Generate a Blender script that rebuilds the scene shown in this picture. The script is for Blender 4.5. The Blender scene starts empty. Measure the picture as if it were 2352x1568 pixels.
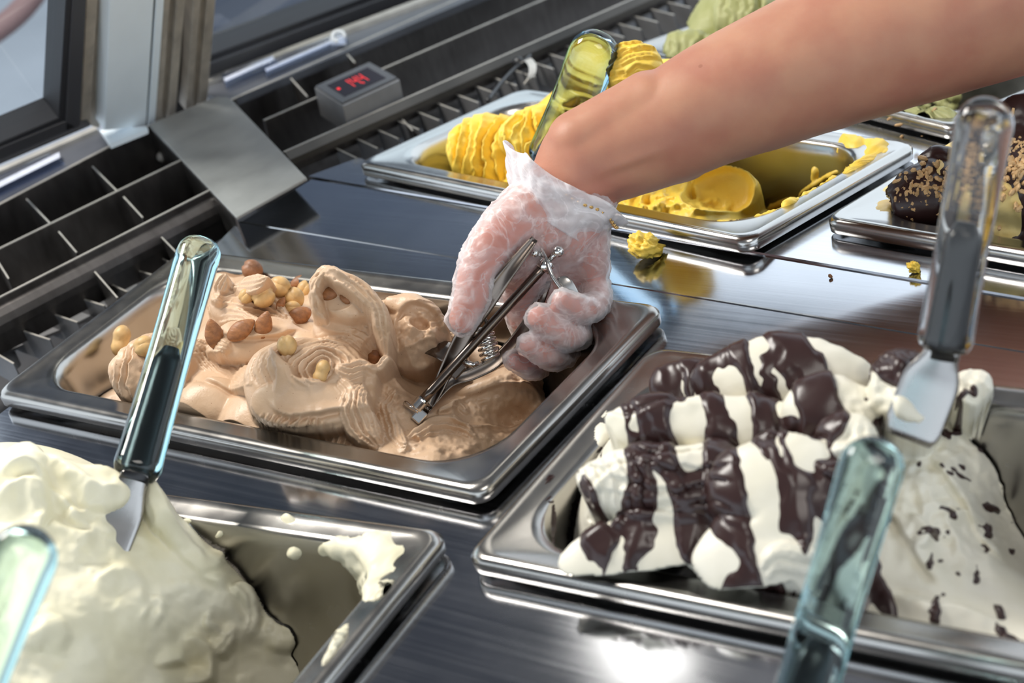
import bpy, math, random
import numpy as np
from mathutils import Vector, Matrix, Euler

# ---------------------------------------------------------------- camera, world, lights, exposure
F_PX = 4291.04
CAM = np.array([0.8804, -0.4901, 0.4655])
RC = np.array([[0.7865, 0.5609, -0.2585], [0.1093, -0.5384, -0.8356], [-0.6078, 0.6289, -0.4848]])
_u, _s, _v = np.linalg.svd(RC)
RC = _u @ _v
scn = bpy.context.scene
COL = scn.collection
cam_d = bpy.data.cameras.new('camera')
cam = bpy.data.objects.new('camera', cam_d)
COL.objects.link(cam)
scn.camera = cam
cam_d.sensor_width = 36.0
cam_d.sensor_fit = 'HORIZONTAL'
cam_d.lens = F_PX / 2352 * 36.0
cam_d.clip_start = 0.02
cam_d.clip_end = 200
M = Matrix.Identity(4)
for i in range(3):
    M[i][0] = RC[0][i]
    M[i][1] = -RC[1][i]
    M[i][2] = -RC[2][i]
    M[i][3] = CAM[i]
cam.matrix_world = M
cam_d.dof.use_dof = True
cam_d.dof.focus_distance = 0.99
cam_d.dof.aperture_fstop = 9.0
cam_d.dof.aperture_blades = 7

scn.view_settings.view_transform = 'Standard'
scn.view_settings.look = 'None'
scn.view_settings.gamma = 1.0
scn.view_settings.use_curve_mapping = False
scn.view_settings.exposure = 0.0
scn.cycles.max_bounces = 8
scn.cycles.transparent_max_bounces = 16
scn.cycles.caustics_reflective = False
scn.cycles.caustics_refractive = False
scn.cycles.sample_clamp_indirect = 6.0
scn.cycles.use_denoising = True

world = bpy.data.worlds.new('sky')
scn.world = world
world.use_nodes = True
wn = world.node_tree
bg = wn.nodes['Background']
bg.inputs[0].default_value = (0.80, 0.90, 1.0, 1)
bg.inputs[1].default_value = 1.9


def area(name, loc, target, sx, sy, power, col):
    d = bpy.data.lights.new(name, 'AREA')
    d.shape = 'RECTANGLE'
    d.size = sx
    d.size_y = sy
    d.energy = power
    d.color = col
    o = bpy.data.objects.new(name, d)
    COL.objects.link(o)
    o.location = loc
    o.rotation_euler = (Vector(target) - Vector(loc)).to_track_quat('-Z', 'Y').to_euler()
    return o


area('added_light', (-0.42, 0.02, 1.12), (0.22, 0.08, 0), 0.55, 0.4, 24, (1.0, 0.96, 0.90))  # added key light, stands in for soft light from the window side
area('added_light', (1.2, -0.3, 1.22), (0.6, 0.0, 0), 0.6, 0.6, 8, (1.0, 0.95, 0.88))  # added fill light from the serving side

area('added_light', (-0.60, 1.12, 1.27), (0.48, -0.05, 0), 0.12, 0.55, 0.9, (1.0, 0.97, 0.90))  # added strip light, gives the bright streak on the counter

# ---------------------------------------------------------------- geometry of the place
# section A of the display (tan, white and chocolate pans): its pan rims lie in z = 0
# section B (yellow, nut and green pans) is the next cabinet, turned and sloping away
_a, _b, _yaw, KB = -0.1307, 0.0145, -0.1663, 0.927


def _rx(a): return np.array([[1, 0, 0], [0, math.cos(a), -math.sin(a)], [0, math.sin(a), math.cos(a)]])
def _ry(b): return np.array([[math.cos(b), 0, math.sin(b)], [0, 1, 0], [-math.sin(b), 0, math.cos(b)]])
def _rz(c): return np.array([[math.cos(c), -math.sin(c), 0], [math.sin(c), math.cos(c), 0], [0, 0, 1]])


RB = _rx(_a) @ _ry(_b) @ _rz(_yaw)
OB = CAM + KB * (np.array([-0.0235, 0.3475, -0.0405]) - CAM)
IDM = np.eye(3)
ZERO = np.zeros(3)
ZC = -0.012      # counter sheet of section A
ZCB = -0.0107    # counter sheet of section B, in its own frame


def ray(px, py):
    d = np.array([(px - 1176) / F_PX, (py - 784) / F_PX, 1.0]) @ RC
    return d / np.linalg.norm(d)


def at(px, py, z=0.0):
    d = ray(px, py)
    return CAM + d * ((z - CAM[2]) / d[2])


def atB(px, py, z=0.0):
    """point of section B at its local height z, in world coordinates"""
    d = RB.T @ ray(px, py)
    c = RB.T @ (CAM - OB)
    return RB @ (c + d * ((z - c[2]) / d[2])) + OB


def toB(p): return RB.T @ (np.asarray(p) - OB)
def fromB(p): return np.asarray(p) @ RB.T + OB


def far(px, py, dist): return CAM + ray(px, py) * dist


def plane_at(px, py, p0, n):
    d = ray(px, py)
    return CAM + d * (np.dot(np.asarray(p0) - CAM, n) / np.dot(d, n))


def unit(v):
    v = np.asarray(v, float)
    return v / np.linalg.norm(v)


def proj(p):
    q = RC @ (np.asarray(p) - CAM)
    return q[:2] / q[2] * F_PX + np.array([1176, 784])


# ---------------------------------------------------------------- object helpers
def mk(name, V, F, mat, parent=None, smooth=False, loc=None):
    """V: Nx3, F: list of index lists or an int array (quads / tris)."""
    V = np.asarray(V, float)
    if loc is not None:
        V = V - np.asarray(loc)
    me = bpy.data.meshes.new(name)
    if isinstance(F, np.ndarray):
        n, k = F.shape
        me.vertices.add(len(V))
        me.vertices.foreach_set('co', V.ravel())
        me.loops.add(n * k)
        me.loops.foreach_set('vertex_index', F.ravel().astype(np.int32))
        me.polygons.add(n)
        me.polygons.foreach_set('loop_start', (np.arange(n) * k).astype(np.int32))
        me.polygons.foreach_set('loop_total', np.full(n, k, np.int32))
        me.update(calc_edges=True)
        me.validate()
    else:
        me.from_pydata(V.tolist(), [], [list(map(int, f)) for f in F])
        me.update()
    if smooth:
        me.polygons.foreach_set('use_smooth', np.ones(len(me.polygons), bool))
    o = bpy.data.objects.new(name, me)
    COL.objects.link(o)
    if mat:
        me.materials.append(mat)
    if loc is not None:
        o.location = loc
    if parent is not None:
        o.parent = parent
    return o


def tag(o, label=None, cat=None, group=None, kind=None):
    if label: o['label'] = label
    if cat: o['category'] = cat
    if group: o['group'] = group
    if kind: o['kind'] = kind
    return o


def thing(name, label, cat, group=None, loc=(0, 0, 0), kind=None):
    o = bpy.data.objects.new(name, None)
    o.empty_display_size = 0.01
    COL.objects.link(o)
    o.location = loc
    tag(o, label, cat, group, kind)
    return o


def adopt(parent, *objs):
    """parent children keeping their world placement (parent has only a location)"""
    for o in objs:
        o.parent = parent
        o.location = Vector(o.location) - Vector(parent.location)


def bevel(o, w, seg=2):
    m = o.modifiers.new('bevel', 'BEVEL')
    m.width = w
    m.segments = seg
    m.limit_method = 'ANGLE'
    m.angle_limit = math.radians(40)
    return o


class Geo:
    def __init__(s): s.V = []; s.F = []
    def add(s, V, F):
        o = len(s.V)
        s.V += [tuple(map(float, v)) for v in V]
        s.F += [[int(i) + o for i in f] for f in F]
        return s
    def box(s, c, ax, h):
        ax = np.asarray(ax, float); c = np.asarray(c, float)
        V = [c + sx * h[0] * ax[0] + sy * h[1] * ax[1] + sz * h[2] * ax[2] for sx in (-1, 1) for sy in (-1, 1) for sz in (-1, 1)]
        F = [(0, 1, 3, 2), (4, 6, 7, 5), (0, 4, 5, 1), (2, 3, 7, 6), (0, 2, 6, 4), (1, 5, 7, 3)]
        return s.add(V, F)
    def prism(s, P, ex):
        P = np.asarray(P, float); n = len(P)
        V = list(P) + list(P + np.asarray(ex))
        F = [list(range(n)), list(range(2 * n - 1, n - 1, -1))]
        F += [(i, i + n, (i + 1) % n + n, (i + 1) % n) for i in range(n)]
        return s.add(V, F)
    def strip(s, a, b, w, h):
        """thin upright sheet along a-b: thickness w, hanging h below"""
        a = np.asarray(a, float); b = np.asarray(b, float)
        d = unit(b - a); n = unit(np.cross(d, (0, 0, 1))); up = np.cross(n, d)
        return s.prism([a - n * w / 2, a + n * w / 2, a + n * w / 2 - up * h, a - n * w / 2 - up * h], b - a)
    def tube(s, P, r, n=10, cap=True, squash=None):
        P = np.asarray(P, float); m = len(P)
        r = np.broadcast_to(np.asarray(r, float), (m,))
        T = np.gradient(P, axis=0); T /= np.linalg.norm(T, axis=1)[:, None]
        nrm = np.cross(T[0], (0.13, 0.21, 0.97)); nrm = unit(nrm)
        V = []
        for i in range(m):
            nrm = unit(nrm - T[i] * np.dot(nrm, T[i])); bn = np.cross(T[i], nrm)
            for j in range(n):
                a = 2 * math.pi * j / n
                V.append(P[i] + r[i] * (math.cos(a) * nrm + math.sin(a) * bn * (squash or 1)))
        F = [(i * n + j, i * n + (j + 1) % n, (i + 1) * n + (j + 1) % n, (i + 1) * n + j) for i in range(m - 1) for j in range(n)]
        if cap:
            F.append(list(range(n - 1, -1, -1))); F.append([(m - 1) * n + j for j in range(n)])
        return s.add(V, F)
    def ball(s, c, r, n=12, axes=None):
        c = np.asarray(c, float); r = np.broadcast_to(np.asarray(r, float), (3,)); ax = IDM if axes is None else np.asarray(axes)
        V = []; m = n // 2
        for i in range(m + 1):
            t = math.pi * i / m
            for j in range(n):
                p = 2 * math.pi * j / n
                V.append(c + (np.array([math.sin(t) * math.cos(p), math.sin(t) * math.sin(p), math.cos(t)]) * r) @ ax)
        F = [(i * n + j, (i + 1) * n + j, (i + 1) * n + (j + 1) % n, i * n + (j + 1) % n) for i in range(m) for j in range(n)]
        return s.add(V, F)
    def make(s, name, mat, parent=None, smooth=False): return mk(name, s.V, s.F, mat, parent, smooth)


def catmull(P, n):
    P = np.asarray(P, float)
    if len(P) == 2:
        t = np.linspace(0, 1, n)[:, None]
        return P[0] * (1 - t) + P[1] * t
    Q = np.vstack([2 * P[0] - P[1], P, 2 * P[-1] - P[-2]])
    m = len(P) - 1
    out = []
    for k in range(n):
        x = k / (n - 1) * m; i = min(int(x), m - 1); t = x - i
        a, b, c, d = Q[i], Q[i + 1], Q[i + 2], Q[i + 3]
        out.append(0.5 * ((2 * b) + (c - a) * t + (2 * a - 5 * b + 4 * c - d) * t * t + (3 * b - a - 3 * c + d) * t ** 3))
    return np.array(out)


# ---------------------------------------------------------------- noise
_rng = np.random.default_rng(7)
_PERM = np.concatenate([_rng.permutation(256)] * 3)
_GR = _rng.normal(size=(256, 3)); _GR /= np.linalg.norm(_GR, axis=1)[:, None]


def perlin(P):
    P = np.asarray(P, float); sh = P.shape[:-1]; P = P.reshape(-1, 3)
    I = np.floor(P).astype(int); f = P - I; u = f * f * f * (f * (f * 6 - 15) + 10); I &= 255
    out = 0
    for dx in (0, 1):
        wx = u[:, 0] if dx else 1 - u[:, 0]
        for dy in (0, 1):
            wy = u[:, 1] if dy else 1 - u[:, 1]
            for dz in (0, 1):
                wz = u[:, 2] if dz else 1 - u[:, 2]
                h = _PERM[_PERM[_PERM[I[:, 0] + dx] + ((I[:, 1] + dy) & 255)] + ((I[:, 2] + dz) & 255)]
                g = _GR[h]
                out = out + wx * wy * wz * (g[:, 0] * (f[:, 0] - dx) + g[:, 1] * (f[:, 1] - dy) + g[:, 2] * (f[:, 2] - dz))
    return (out * 1.5).reshape(sh)


def fbm(P, octv=4, gain=0.5):
    s = 0; a = 1
    for k in range(octv):
        s = s + a * perlin(P * 2 ** k + 17.3 * k); a *= gain
    return s


def sstep(a, b, x):
    t = np.clip((x - a) / (b - a), 0, 1)
    return t * t * (3 - 2 * t)


# ---------------------------------------------------------------- materials
def mat_new(name):
    m = bpy.data.materials.new(name)
    m.use_nodes = True
    return m, m.node_tree, m.node_tree.nodes['Principled BSDF']


def pbr(name, col, rough=0.5, metal=0.0, spec=0.5, noise=None, bump=None, coat=0.0, emit=None):
    """noise: (scale vector, amount) colour variation; bump: (scale vector, strength, distance)"""
    m, nt, b = mat_new(name)
    b.inputs['Base Color'].default_value = (*col, 1)
    b.inputs['Roughness'].default_value = rough
    b.inputs['Metallic'].default_value = metal
    b.inputs['Specular IOR Level'].default_value = spec
    b.inputs['Coat Weight'].default_value = coat
    b.inputs['Coat Roughness'].default_value = 0.08
    if emit:
        b.inputs['Emission Color'].default_value = (*emit[0], 1)
        b.inputs['Emission Strength'].default_value = emit[1]
    tc = nt.nodes.new('ShaderNodeTexCoord')

    def nz(scale, detail=4):
        mp = nt.nodes.new('ShaderNodeMapping'); mp.inputs['Scale'].default_value = scale
        n = nt.nodes.new('ShaderNodeTexNoise'); n.inputs['Scale'].default_value = 1.0; n.inputs['Detail'].default_value = detail
        nt.links.new(tc.outputs['Object'], mp.inputs[0]); nt.links.new(mp.outputs[0], n.inputs[0])
        return n.outputs['Fac']
    if noise:
        r = nt.nodes.new('ShaderNodeMapRange')
        r.inputs[1].default_value = 0.3; r.inputs[2].default_value = 0.7
        r.inputs[3].default_value = 1 - noise[1]; r.inputs[4].default_value = 1 + noise[1]
        nt.links.new(nz(noise[0]), r.inputs[0])
        mx = nt.nodes.new('ShaderNodeVectorMath'); mx.operation = 'SCALE'; mx.inputs[0].default_value = col
        nt.links.new(r.outputs[0], mx.inputs['Scale']); nt.links.new(mx.outputs[0], b.inputs['Base Color'])
    if bump:
        bp = nt.nodes.new('ShaderNodeBump'); bp.inputs['Strength'].default_value = bump[1]; bp.inputs['Distance'].default_value = bump[2]
        nt.links.new(nz(bump[0]), bp.inputs['Height']); nt.links.new(bp.outputs[0], b.inputs['Normal'])
    return m


def steel(name, col, rough, stretch=(30, 900, 300), rvar=0.12, bump=0.05, smudge=0.1, film=None):
    m, nt, b = mat_new(name)
    b.inputs['Metallic'].default_value = 1.0
    tc = nt.nodes.new('ShaderNodeTexCoord')

    def nz(scale, detail=3):
        mp = nt.nodes.new('ShaderNodeMapping'); mp.inputs['Scale'].default_value = scale
        n = nt.nodes.new('ShaderNodeTexNoise'); n.inputs['Scale'].default_value = 1.0; n.inputs['Detail'].default_value = detail
        nt.links.new(tc.outputs['Object'], mp.inputs[0]); nt.links.new(mp.outputs[0], n.inputs[0])
        return n.outputs['Fac']
    g = nz(stretch); s = nz((22, 22, 22), 5)
    r = nt.nodes.new('ShaderNodeMapRange'); r.inputs[1].default_value = 0.3; r.inputs[2].default_value = 0.7
    r.inputs[3].default_value = rough - rvar / 2; r.inputs[4].default_value = rough + rvar / 2
    ad = nt.nodes.new('ShaderNodeMath'); ad.operation = 'ADD'
    sc = nt.nodes.new('ShaderNodeMath'); sc.operation = 'MULTIPLY'; sc.inputs[1].default_value = 0.5
    ad2 = nt.nodes.new('ShaderNodeMath'); ad2.operation = 'MULTIPLY'; ad2.inputs[1].default_value = 0.5
    nt.links.new(g, sc.inputs[0]); nt.links.new(s, ad2.inputs[0]); nt.links.new(sc.outputs[0], ad.inputs[0]); nt.links.new(ad2.outputs[0], ad.inputs[1])
    nt.links.new(ad.outputs[0], r.inputs[0]); nt.links.new(r.outputs[0], b.inputs['Roughness'])
    rc = nt.nodes.new('ShaderNodeMapRange'); rc.inputs[1].default_value = 0.3; rc.inputs[2].default_value = 0.7
    rc.inputs[3].default_value = 1 - smudge; rc.inputs[4].default_value = 1 + smudge
    nt.links.new(ad.outputs[0], rc.inputs[0])
    mx = nt.nodes.new('ShaderNodeVectorMath'); mx.operation = 'SCALE'; mx.inputs[0].default_value = col
    nt.links.new(rc.outputs[0], mx.inputs['Scale'])
    out = mx.outputs[0]
    if film:   # food film left on the wall: colour, amount
        mm = nt.nodes.new('ShaderNodeMix'); mm.data_type = 'RGBA'
        f = nt.nodes.new('ShaderNodeMapRange'); f.inputs[1].default_value = 0.35; f.inputs[2].default_value = 0.65
        f.inputs[3].default_value = film[1] * 0.5; f.inputs[4].default_value = film[1]
        nt.links.new(s, f.inputs[0]); nt.links.new(f.outputs[0], mm.inputs[0])
        nt.links.new(out, mm.inputs[6]); mm.inputs[7].default_value = (*film[0], 1)
        out = mm.outputs[2]
    nt.links.new(out, b.inputs['Base Color'])
    if bump:
        bp = nt.nodes.new('ShaderNodeBump'); bp.inputs['Strength'].default_value = bump; bp.inputs['Distance'].default_value = 0.0006
        nt.links.new(g, bp.inputs['Height']); nt.links.new(bp.outputs[0], b.inputs['Normal'])
    return m


def glassy(name, col, clear, rough=0.02, ior=1.45):
    """thin clear plastic / window glass: see-through with a fresnel gloss"""
    m = bpy.data.materials.new(name); m.use_nodes = True
    nt = m.node_tree; nt.nodes.clear()
    o = nt.nodes.new('ShaderNodeOutputMaterial'); mx = nt.nodes.new('ShaderNodeMixShader')
    tr = nt.nodes.new('ShaderNodeBsdfTransparent'); tr.inputs[0].default_value = (*clear, 1)
    gl = nt.nodes.new('ShaderNodeBsdfGlossy'); gl.inputs['Roughness'].default_value = rough; gl.inputs[0].default_value = (*col, 1)
    fr = nt.nodes.new('ShaderNodeFresnel'); fr.inputs[0].default_value = ior
    ge = nt.nodes.new('ShaderNodeNewGeometry'); iv = nt.nodes.new('ShaderNodeMath'); iv.operation = 'SUBTRACT'; iv.inputs[0].default_value = 1.0
    ml = nt.nodes.new('ShaderNodeMath'); ml.operation = 'MULTIPLY'
    nt.links.new(ge.outputs['Backfacing'], iv.inputs[1]); nt.links.new(iv.outputs[0], ml.inputs[0]); nt.links.new(fr.outputs[0], ml.inputs[1])
    nt.links.new(ml.outputs[0], mx.inputs[0]); nt.links.new(tr.outputs[0], mx.inputs[1]); nt.links.new(gl.outputs[0], mx.inputs[2]); nt.links.new(mx.outputs[0], o.inputs[0])
    return m


def acrylic(name, col, edge, rough=0.03, blend=0.52):
    """clear cast handle: nearly colourless face on, tinted where one looks along the edge"""
    m, nt, b = mat_new(name)
    lw = nt.nodes.new('ShaderNodeLayerWeight'); lw.inputs[0].default_value = blend
    mx = nt.nodes.new('ShaderNodeMix'); mx.data_type = 'RGBA'
    mx.inputs[6].default_value = (*col, 1); mx.inputs[7].default_value = (*edge, 1)
    nt.links.new(lw.outputs['Facing'], mx.inputs[0]); nt.links.new(mx.outputs[2], b.inputs['Base Color'])
    b.inputs['Transmission Weight'].default_value = 1.0
    b.inputs['Roughness'].default_value = rough
    b.inputs['IOR'].default_value = 1.42
    return m


MS = dict(
    pan=steel('pan_steel', (0.40, 0.385, 0.36), 0.24, (60, 60, 60), 0.12, 0.0, 0.06),
    counter=steel('brushed_counter_steel', (0.60, 0.61, 0.64), 0.125, (6, 700, 200), 0.08, 0.004, 0.10),
    plate=pbr('worn_plate_steel', (0.34, 0.34, 0.325), 0.42, metal=0.25, noise=((30, 30, 30), 0.16)),
    duct=steel('shaded_duct_steel', (0.13, 0.12, 0.115), 0.40, (40, 200, 60), 0.12, 0.02, 0.25),  # darkened colour stands in for the dark reflections inside the trough
    edge=pbr('cut_steel_edge', (0.50, 0.475, 0.43), 0.38, metal=0.35, noise=((60, 60, 60), 0.15)),  # pale and barely metallic: the glint of the edges is in the colour
    slat=pbr('dull_slat_steel', (0.20, 0.20, 0.205), 0.5, metal=0.4, noise=((40, 40, 40), 0.15)),
    shoulder=pbr('worn_brown_steel', (0.075, 0.068, 0.06), 0.4, metal=0.4, noise=((10, 10, 10), 0.5)),
    chrome=steel('polished_steel', (0.66, 0.65, 0.63), 0.12, (60, 60, 60), 0.06, 0.0, 0.05),
    darkrod=steel('scoop_steel', (0.17, 0.14, 0.12), 0.22, (60, 60, 60), 0.08, 0.0, 0.12),
    alu=pbr('sky_tint_aluminium', (0.78, 0.86, 0.91), 0.45, metal=0.0, noise=((20, 20, 2), 0.04)),  # pale blue without metal: the reflected sky is put into the colour
    bronze=pbr('bronze_anodised_frame', (0.42, 0.375, 0.31), 0.42, metal=0.25, noise=((90, 90, 4), 0.18)),
    sill=pbr('dark_sill', (0.11, 0.115, 0.13), 0.35, metal=0.3, noise=((20, 20, 20), 0.2)),
    gasket=pbr('black_rubber_gasket', (0.018, 0.018, 0.022), 0.55),
    darkframe=pbr('charcoal_frame', (0.05, 0.05, 0.055), 0.4),
    glass=glassy('window_glass', (1, 1, 1), (0.93, 0.96, 0.97)),
    clear=glassy('clear_ticket_plastic', (1, 1, 1), (0.80, 0.83, 0.90), 0.08, 1.6),
    white=pbr('white_plastic', (0.75, 0.77, 0.8), 0.4),
    black=pbr('black_plastic', (0.02, 0.02, 0.022), 0.35),
    bezel=pbr('grey_bezel_plastic', (0.065, 0.068, 0.075), 0.45),
    screen=pbr('dark_display_window', (0.012, 0.006, 0.008), 0.15),
    led=pbr('red_led', (0.3, 0.0, 0.0), 0.4, emit=((1.0, 0.02, 0.02), 1.1)),
    pave=pbr('pale_pavement', (0.44, 0.44, 0.46), 0.8, noise=((3, 3, 3), 0.08)),
    ceil=pbr('ceiling_paint', (0.26, 0.25, 0.25), 0.8, noise=((2, 2, 2), 0.05)),
    awning=pbr('dark_awning_cloth', (0.07, 0.075, 0.09), 0.85, noise=((3, 3, 3), 0.1)),
    wall=pbr('wall_paint', (0.42, 0.37, 0.33), 0.8, noise=((2, 2, 2), 0.05)),
    floor=pbr('floor_tile', (0.22, 0.20, 0.19), 0.5, noise=((4, 4, 4), 0.1)),
    cabinet=pbr('dark_well', (0.06, 0.06, 0.065), 0.5, noise=((9, 9, 9), 0.1)),
)
# ---------------------------------------------------------------- the room round the display
def flat(name, P, mat, kind='structure', th=0.02, nrm=(0, 0, -1)):
    g = Geo(); g.prism(P, np.asarray(nrm) * th)
    o = g.make(name, mat)
    tag(o, kind=kind)
    return o


FLOOR = -0.95
flat('floor', [(-0.55, -3, FLOOR), (3.5, -3, FLOOR), (3.5, 3.2, FLOOR), (-0.55, 3.2, FLOOR)], MS['floor'], th=0.1)
flat('ceiling', [(-0.45, -3, 1.3), (3.5, -3, 1.3), (3.5, 1.55, 1.3), (-0.45, 1.55, 1.3)], MS['ceil'], th=0.1, nrm=(0, 0, 1))
flat('trim_awning', [(-2.3, -3, 1.32), (-0.45, -3, 1.32), (-0.45, 2.1, 1.32), (-2.3, 2.1, 1.32)], MS['awning'], th=0.04, nrm=(0, 0, 1))
flat('floor_pavement', [(-14, -9, FLOOR - 0.05), (-0.55, -9, FLOOR - 0.05), (-0.55, 14, FLOOR - 0.05), (-14, 14, FLOOR - 0.05)], MS['pave'], th=0.05)

# ---------------------------------------------------------------- pans
PANS = {
    'tan': (np.array([0, 0, 0.0]), IDM, 0.36, 0.1625, 0.085),
    'choc': (np.array([0.3807, -0.0417, 0.0]), _rz(0.0346), 0.36, 0.168, 0.085),
    'white': (np.array([0.0195, -0.2283, 0.0]), _rz(0.0995), 0.36, 0.165, 0.080),
    'yellow': (OB, RB, 0.36 * KB, 0.165 * KB, 0.080),
    'nut': (fromB(np.array([0.3802, 0.0436, 0.0]) * KB), RB @ _rz(0.0187), 0.36 * KB, 0.165 * KB, 0.08),
    'green': (fromB(np.array([0.0137, 0.2665, 0.0]) * KB), RB @ _rz(-0.2), 0.36 * KB, 0.17 * KB, 0.08),
}


def rrect(L, S, i, r, n=9):
    P = []
    for cx, cy, a0 in ((L - i - r, S - i - r, 0), (i + r, S - i - r, 90), (i + r, i + r, 180), (L - i - r, i + r, 270)):
        for k in range(n):
            a = math.radians(a0 + 90 * k / (n - 1))
            P.append((cx + r * math.cos(a), cy + r * math.sin(a)))
    return np.array(P)


def pan(key, label):
    o, R, L, S, D = PANS[key]
    prof = [(.0345, -D - .0012, .026), (.0270, -D + .004, .030), (.0163, -.0125, .034), (.0150, -.0050, .034), (.0030, -.0056, .010),
            (.0006, -.0092, .009), (-.0004, -.0084, .009), (-.0006, -.0030, .009), (.0009, -.0008, .0095), (.0032, 0, .010),
            (.0060, -.0010, .011), (.0130, -.0013, .030), (.0150, -.0017, .034), (.0166, -.0036, .0345), (.0176, -.0110, .034),
            (.0280, -D + .006, .030), (.0300, -D + .002, .029), (.0345, -D, .026)]
    V = []; n = 36
    for i, z, r in prof:
        V += [(x, y, z) for x, y in rrect(L, S, i, r)]
    F = [(a * n + j, a * n + (j + 1) % n, (a + 1) * n + (j + 1) % n, (a + 1) * n + j) for a in range(len(prof) - 1) for j in range(n)]
    F.append(list(range(n - 1, -1, -1))); F.append([(len(prof) - 1) * n + j for j in range(n)])
    ob = mk('gelato_pan', np.array(V), F, {'yellow': MS['pan_y'], 'white': MS['pan_w'], 'nut': MS['pan_y'], 'green': MS['pan_g']}.get(key, MS['pan']), smooth=True)
    m = Matrix(R.tolist()).to_4x4(); m.translation = Vector(o)
    ob.matrix_world = m
    tag(ob, label, 'food pan', 'stainless gelato pans in the display')
    return ob


MS['pan_y'] = steel('pan_steel_sky_bright', (0.48, 0.47, 0.45), 0.22, (60, 60, 60), 0.12, 0.0, 0.06)  # lighter copy of the pan steel, sky brightness on the rims painted in
MS['pan_w'] = MS['pan']
MS['pan_g'] = MS['pan']
pan('tan', 'steel pan of nut brown gelato with the scoop and gloved hand over it')
pan('choc', 'steel pan of white gelato striped with dark chocolate sauce')
pan('white', 'half empty steel pan of plain white cream gelato')
pan('yellow', 'steel pan of bright yellow gelato behind the bare forearm')
pan('nut', 'steel pan of gelato topped with chocolate, chopped nuts and red fruit')
pan('green', 'steel pan of pale green gelato behind the yellow one')

# ---------------------------------------------------------------- counter sheets with openings for the pans
import bmesh


def sheet(name, outer, holes, mat, th, label, cat):
    bm = bmesh.new()
    E = []
    for loop in [outer] + holes:
        vs = [bm.verts.new(tuple(map(float, p))) for p in loop]
        E += [bm.edges.new((vs[i], vs[(i + 1) % len(vs)])) for i in range(len(vs))]
    n = np.cross(np.asarray(outer[1]) - outer[0], np.asarray(outer[-1]) - outer[0])
    bmesh.ops.triangle_fill(bm, use_beauty=True, use_dissolve=False, edges=E, normal=Vector(n))
    bmesh.ops.recalc_face_normals(bm, faces=bm.faces[:])
    if bm.faces and sum(f.normal.z for f in bm.faces) < 0:
        bmesh.ops.reverse_faces(bm, faces=bm.faces[:])
    me = bpy.data.meshes.new(name); bm.to_mesh(me); bm.free()
    me.materials.append(mat)
    o = bpy.data.objects.new(name, me); COL.objects.link(o)
    m = o.modifiers.new('thick', 'SOLIDIFY'); m.thickness = th; m.offset = -1
    return tag(o, label, cat)


def hole(key, z, frame=None, i=0.0135):
    o, R, L, S, D = PANS[key]
    P = rrect(L, S, i, 0.034, 5)
    W = [R @ np.array([x, y, -0.011]) + o for x, y in P]
    if frame == 'B':
        W = [fromB(np.array([*toB(w)[:2], z])) for w in W]
    else:
        W = [np.array([w[0], w[1], z]) for w in W]
    return W


seamL, seamR = at(545, 507, ZC), at(2352, 805, ZC)
sd = unit(seamR - seamL)
sn = np.array([-sd[1], sd[0], 0])
crL, crM, crR = at(708, 404, ZC), at(1527, 539, ZC), at(2086, 637, ZC)
cd = unit(crR - crL)
A_out = [np.array([-0.02, -0.62, ZC]), np.array([1.05, -0.62, ZC]), seamL + sd * 1.05, seamL + sd * 0.002, np.array([0.004, 0.17, ZC]), np.array([0.004, 0.0, ZC])]
sheet('steel_counter', A_out, [hole(k, ZC) for k in ('tan', 'choc', 'white')], MS['counter'], 0.0015,
      'brushed steel counter sheet holding the brown, white and chocolate pans', 'counter')
ZW = ZC - 0.002
w0, w1 = seamL + sn * 0.0018, seamL + sd * 1.05 + sn * 0.0018
w2, w3 = crL + cd * 1.02, crL + cd * 0.004
wd = [np.array([p[0], p[1], ZW]) for p in (w0, w1, w2 + (0, 0.004, 0), w3 + (0, 0.004, 0))]
sheet('steel_counter', wd, [], MS['counter'], 0.0015, 'plain steel joining strip between the two counters with crumbs on it', 'counter')
bL, bM2, bR = [toB(atB(*p, ZCB)) for p in ((708, 404), (1527, 539), (2086, 637))]
bd = unit(bR - bL)
corner = toB(atB(823, 362, ZCB))
B_out = [bL, bL + bd * 1.0, np.array([1.0, 0.75, ZCB]), np.array([0.05, 0.75, ZCB]), np.array([0.032, 0.24, ZCB]), np.array([0.006, 0.13, ZCB]), np.array([0.006, 0.02, ZCB]), corner]
sheet('steel_counter', [fromB(p) for p in B_out], [hole(k, ZCB, 'B') for k in ('yellow', 'nut', 'green')], MS['counter_b'] if 'counter_b' in MS else MS['counter'], 0.0015,
      'glossy steel counter sheet under the yellow and nut topped pans', 'counter')
# folded front edge of the rear counter
g = Geo()
fa, fb = fromB(bL), fromB(bL + bd * 1.0)
g.prism([fa + (0, 0, -0.0016), fa + (0, 0.0016, -0.0016), fa + (0, 0.0016, -0.0030), fa + (0, 0, -0.0030)], fb - fa)
tag(g.make('counter_lip', MS['edge']), 'folded steel lip along the front of the rear counter', 'counter edge')

g = Geo(); q0, q1 = seamL + sd * 0.004, seamL + sd * 1.04
g.prism([q0, q0 - sn * .0011, q0 - sn * .0011 + (0, 0, .0005), q0 + (0, 0, .0005)], q1 - q0)
tag(g.make('counter_lip', MS['chrome']), 'bright rolled edge along the far side of the front counter', 'counter edge')
# dark insulated well below everything
def well(P, z0, z1, name):
    g = Geo(); g.prism([np.array([p[0], p[1], z0]) for p in P], (0, 0, z1 - z0))
    return tag(g.make(name, MS['cabinet']), kind='structure')


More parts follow.
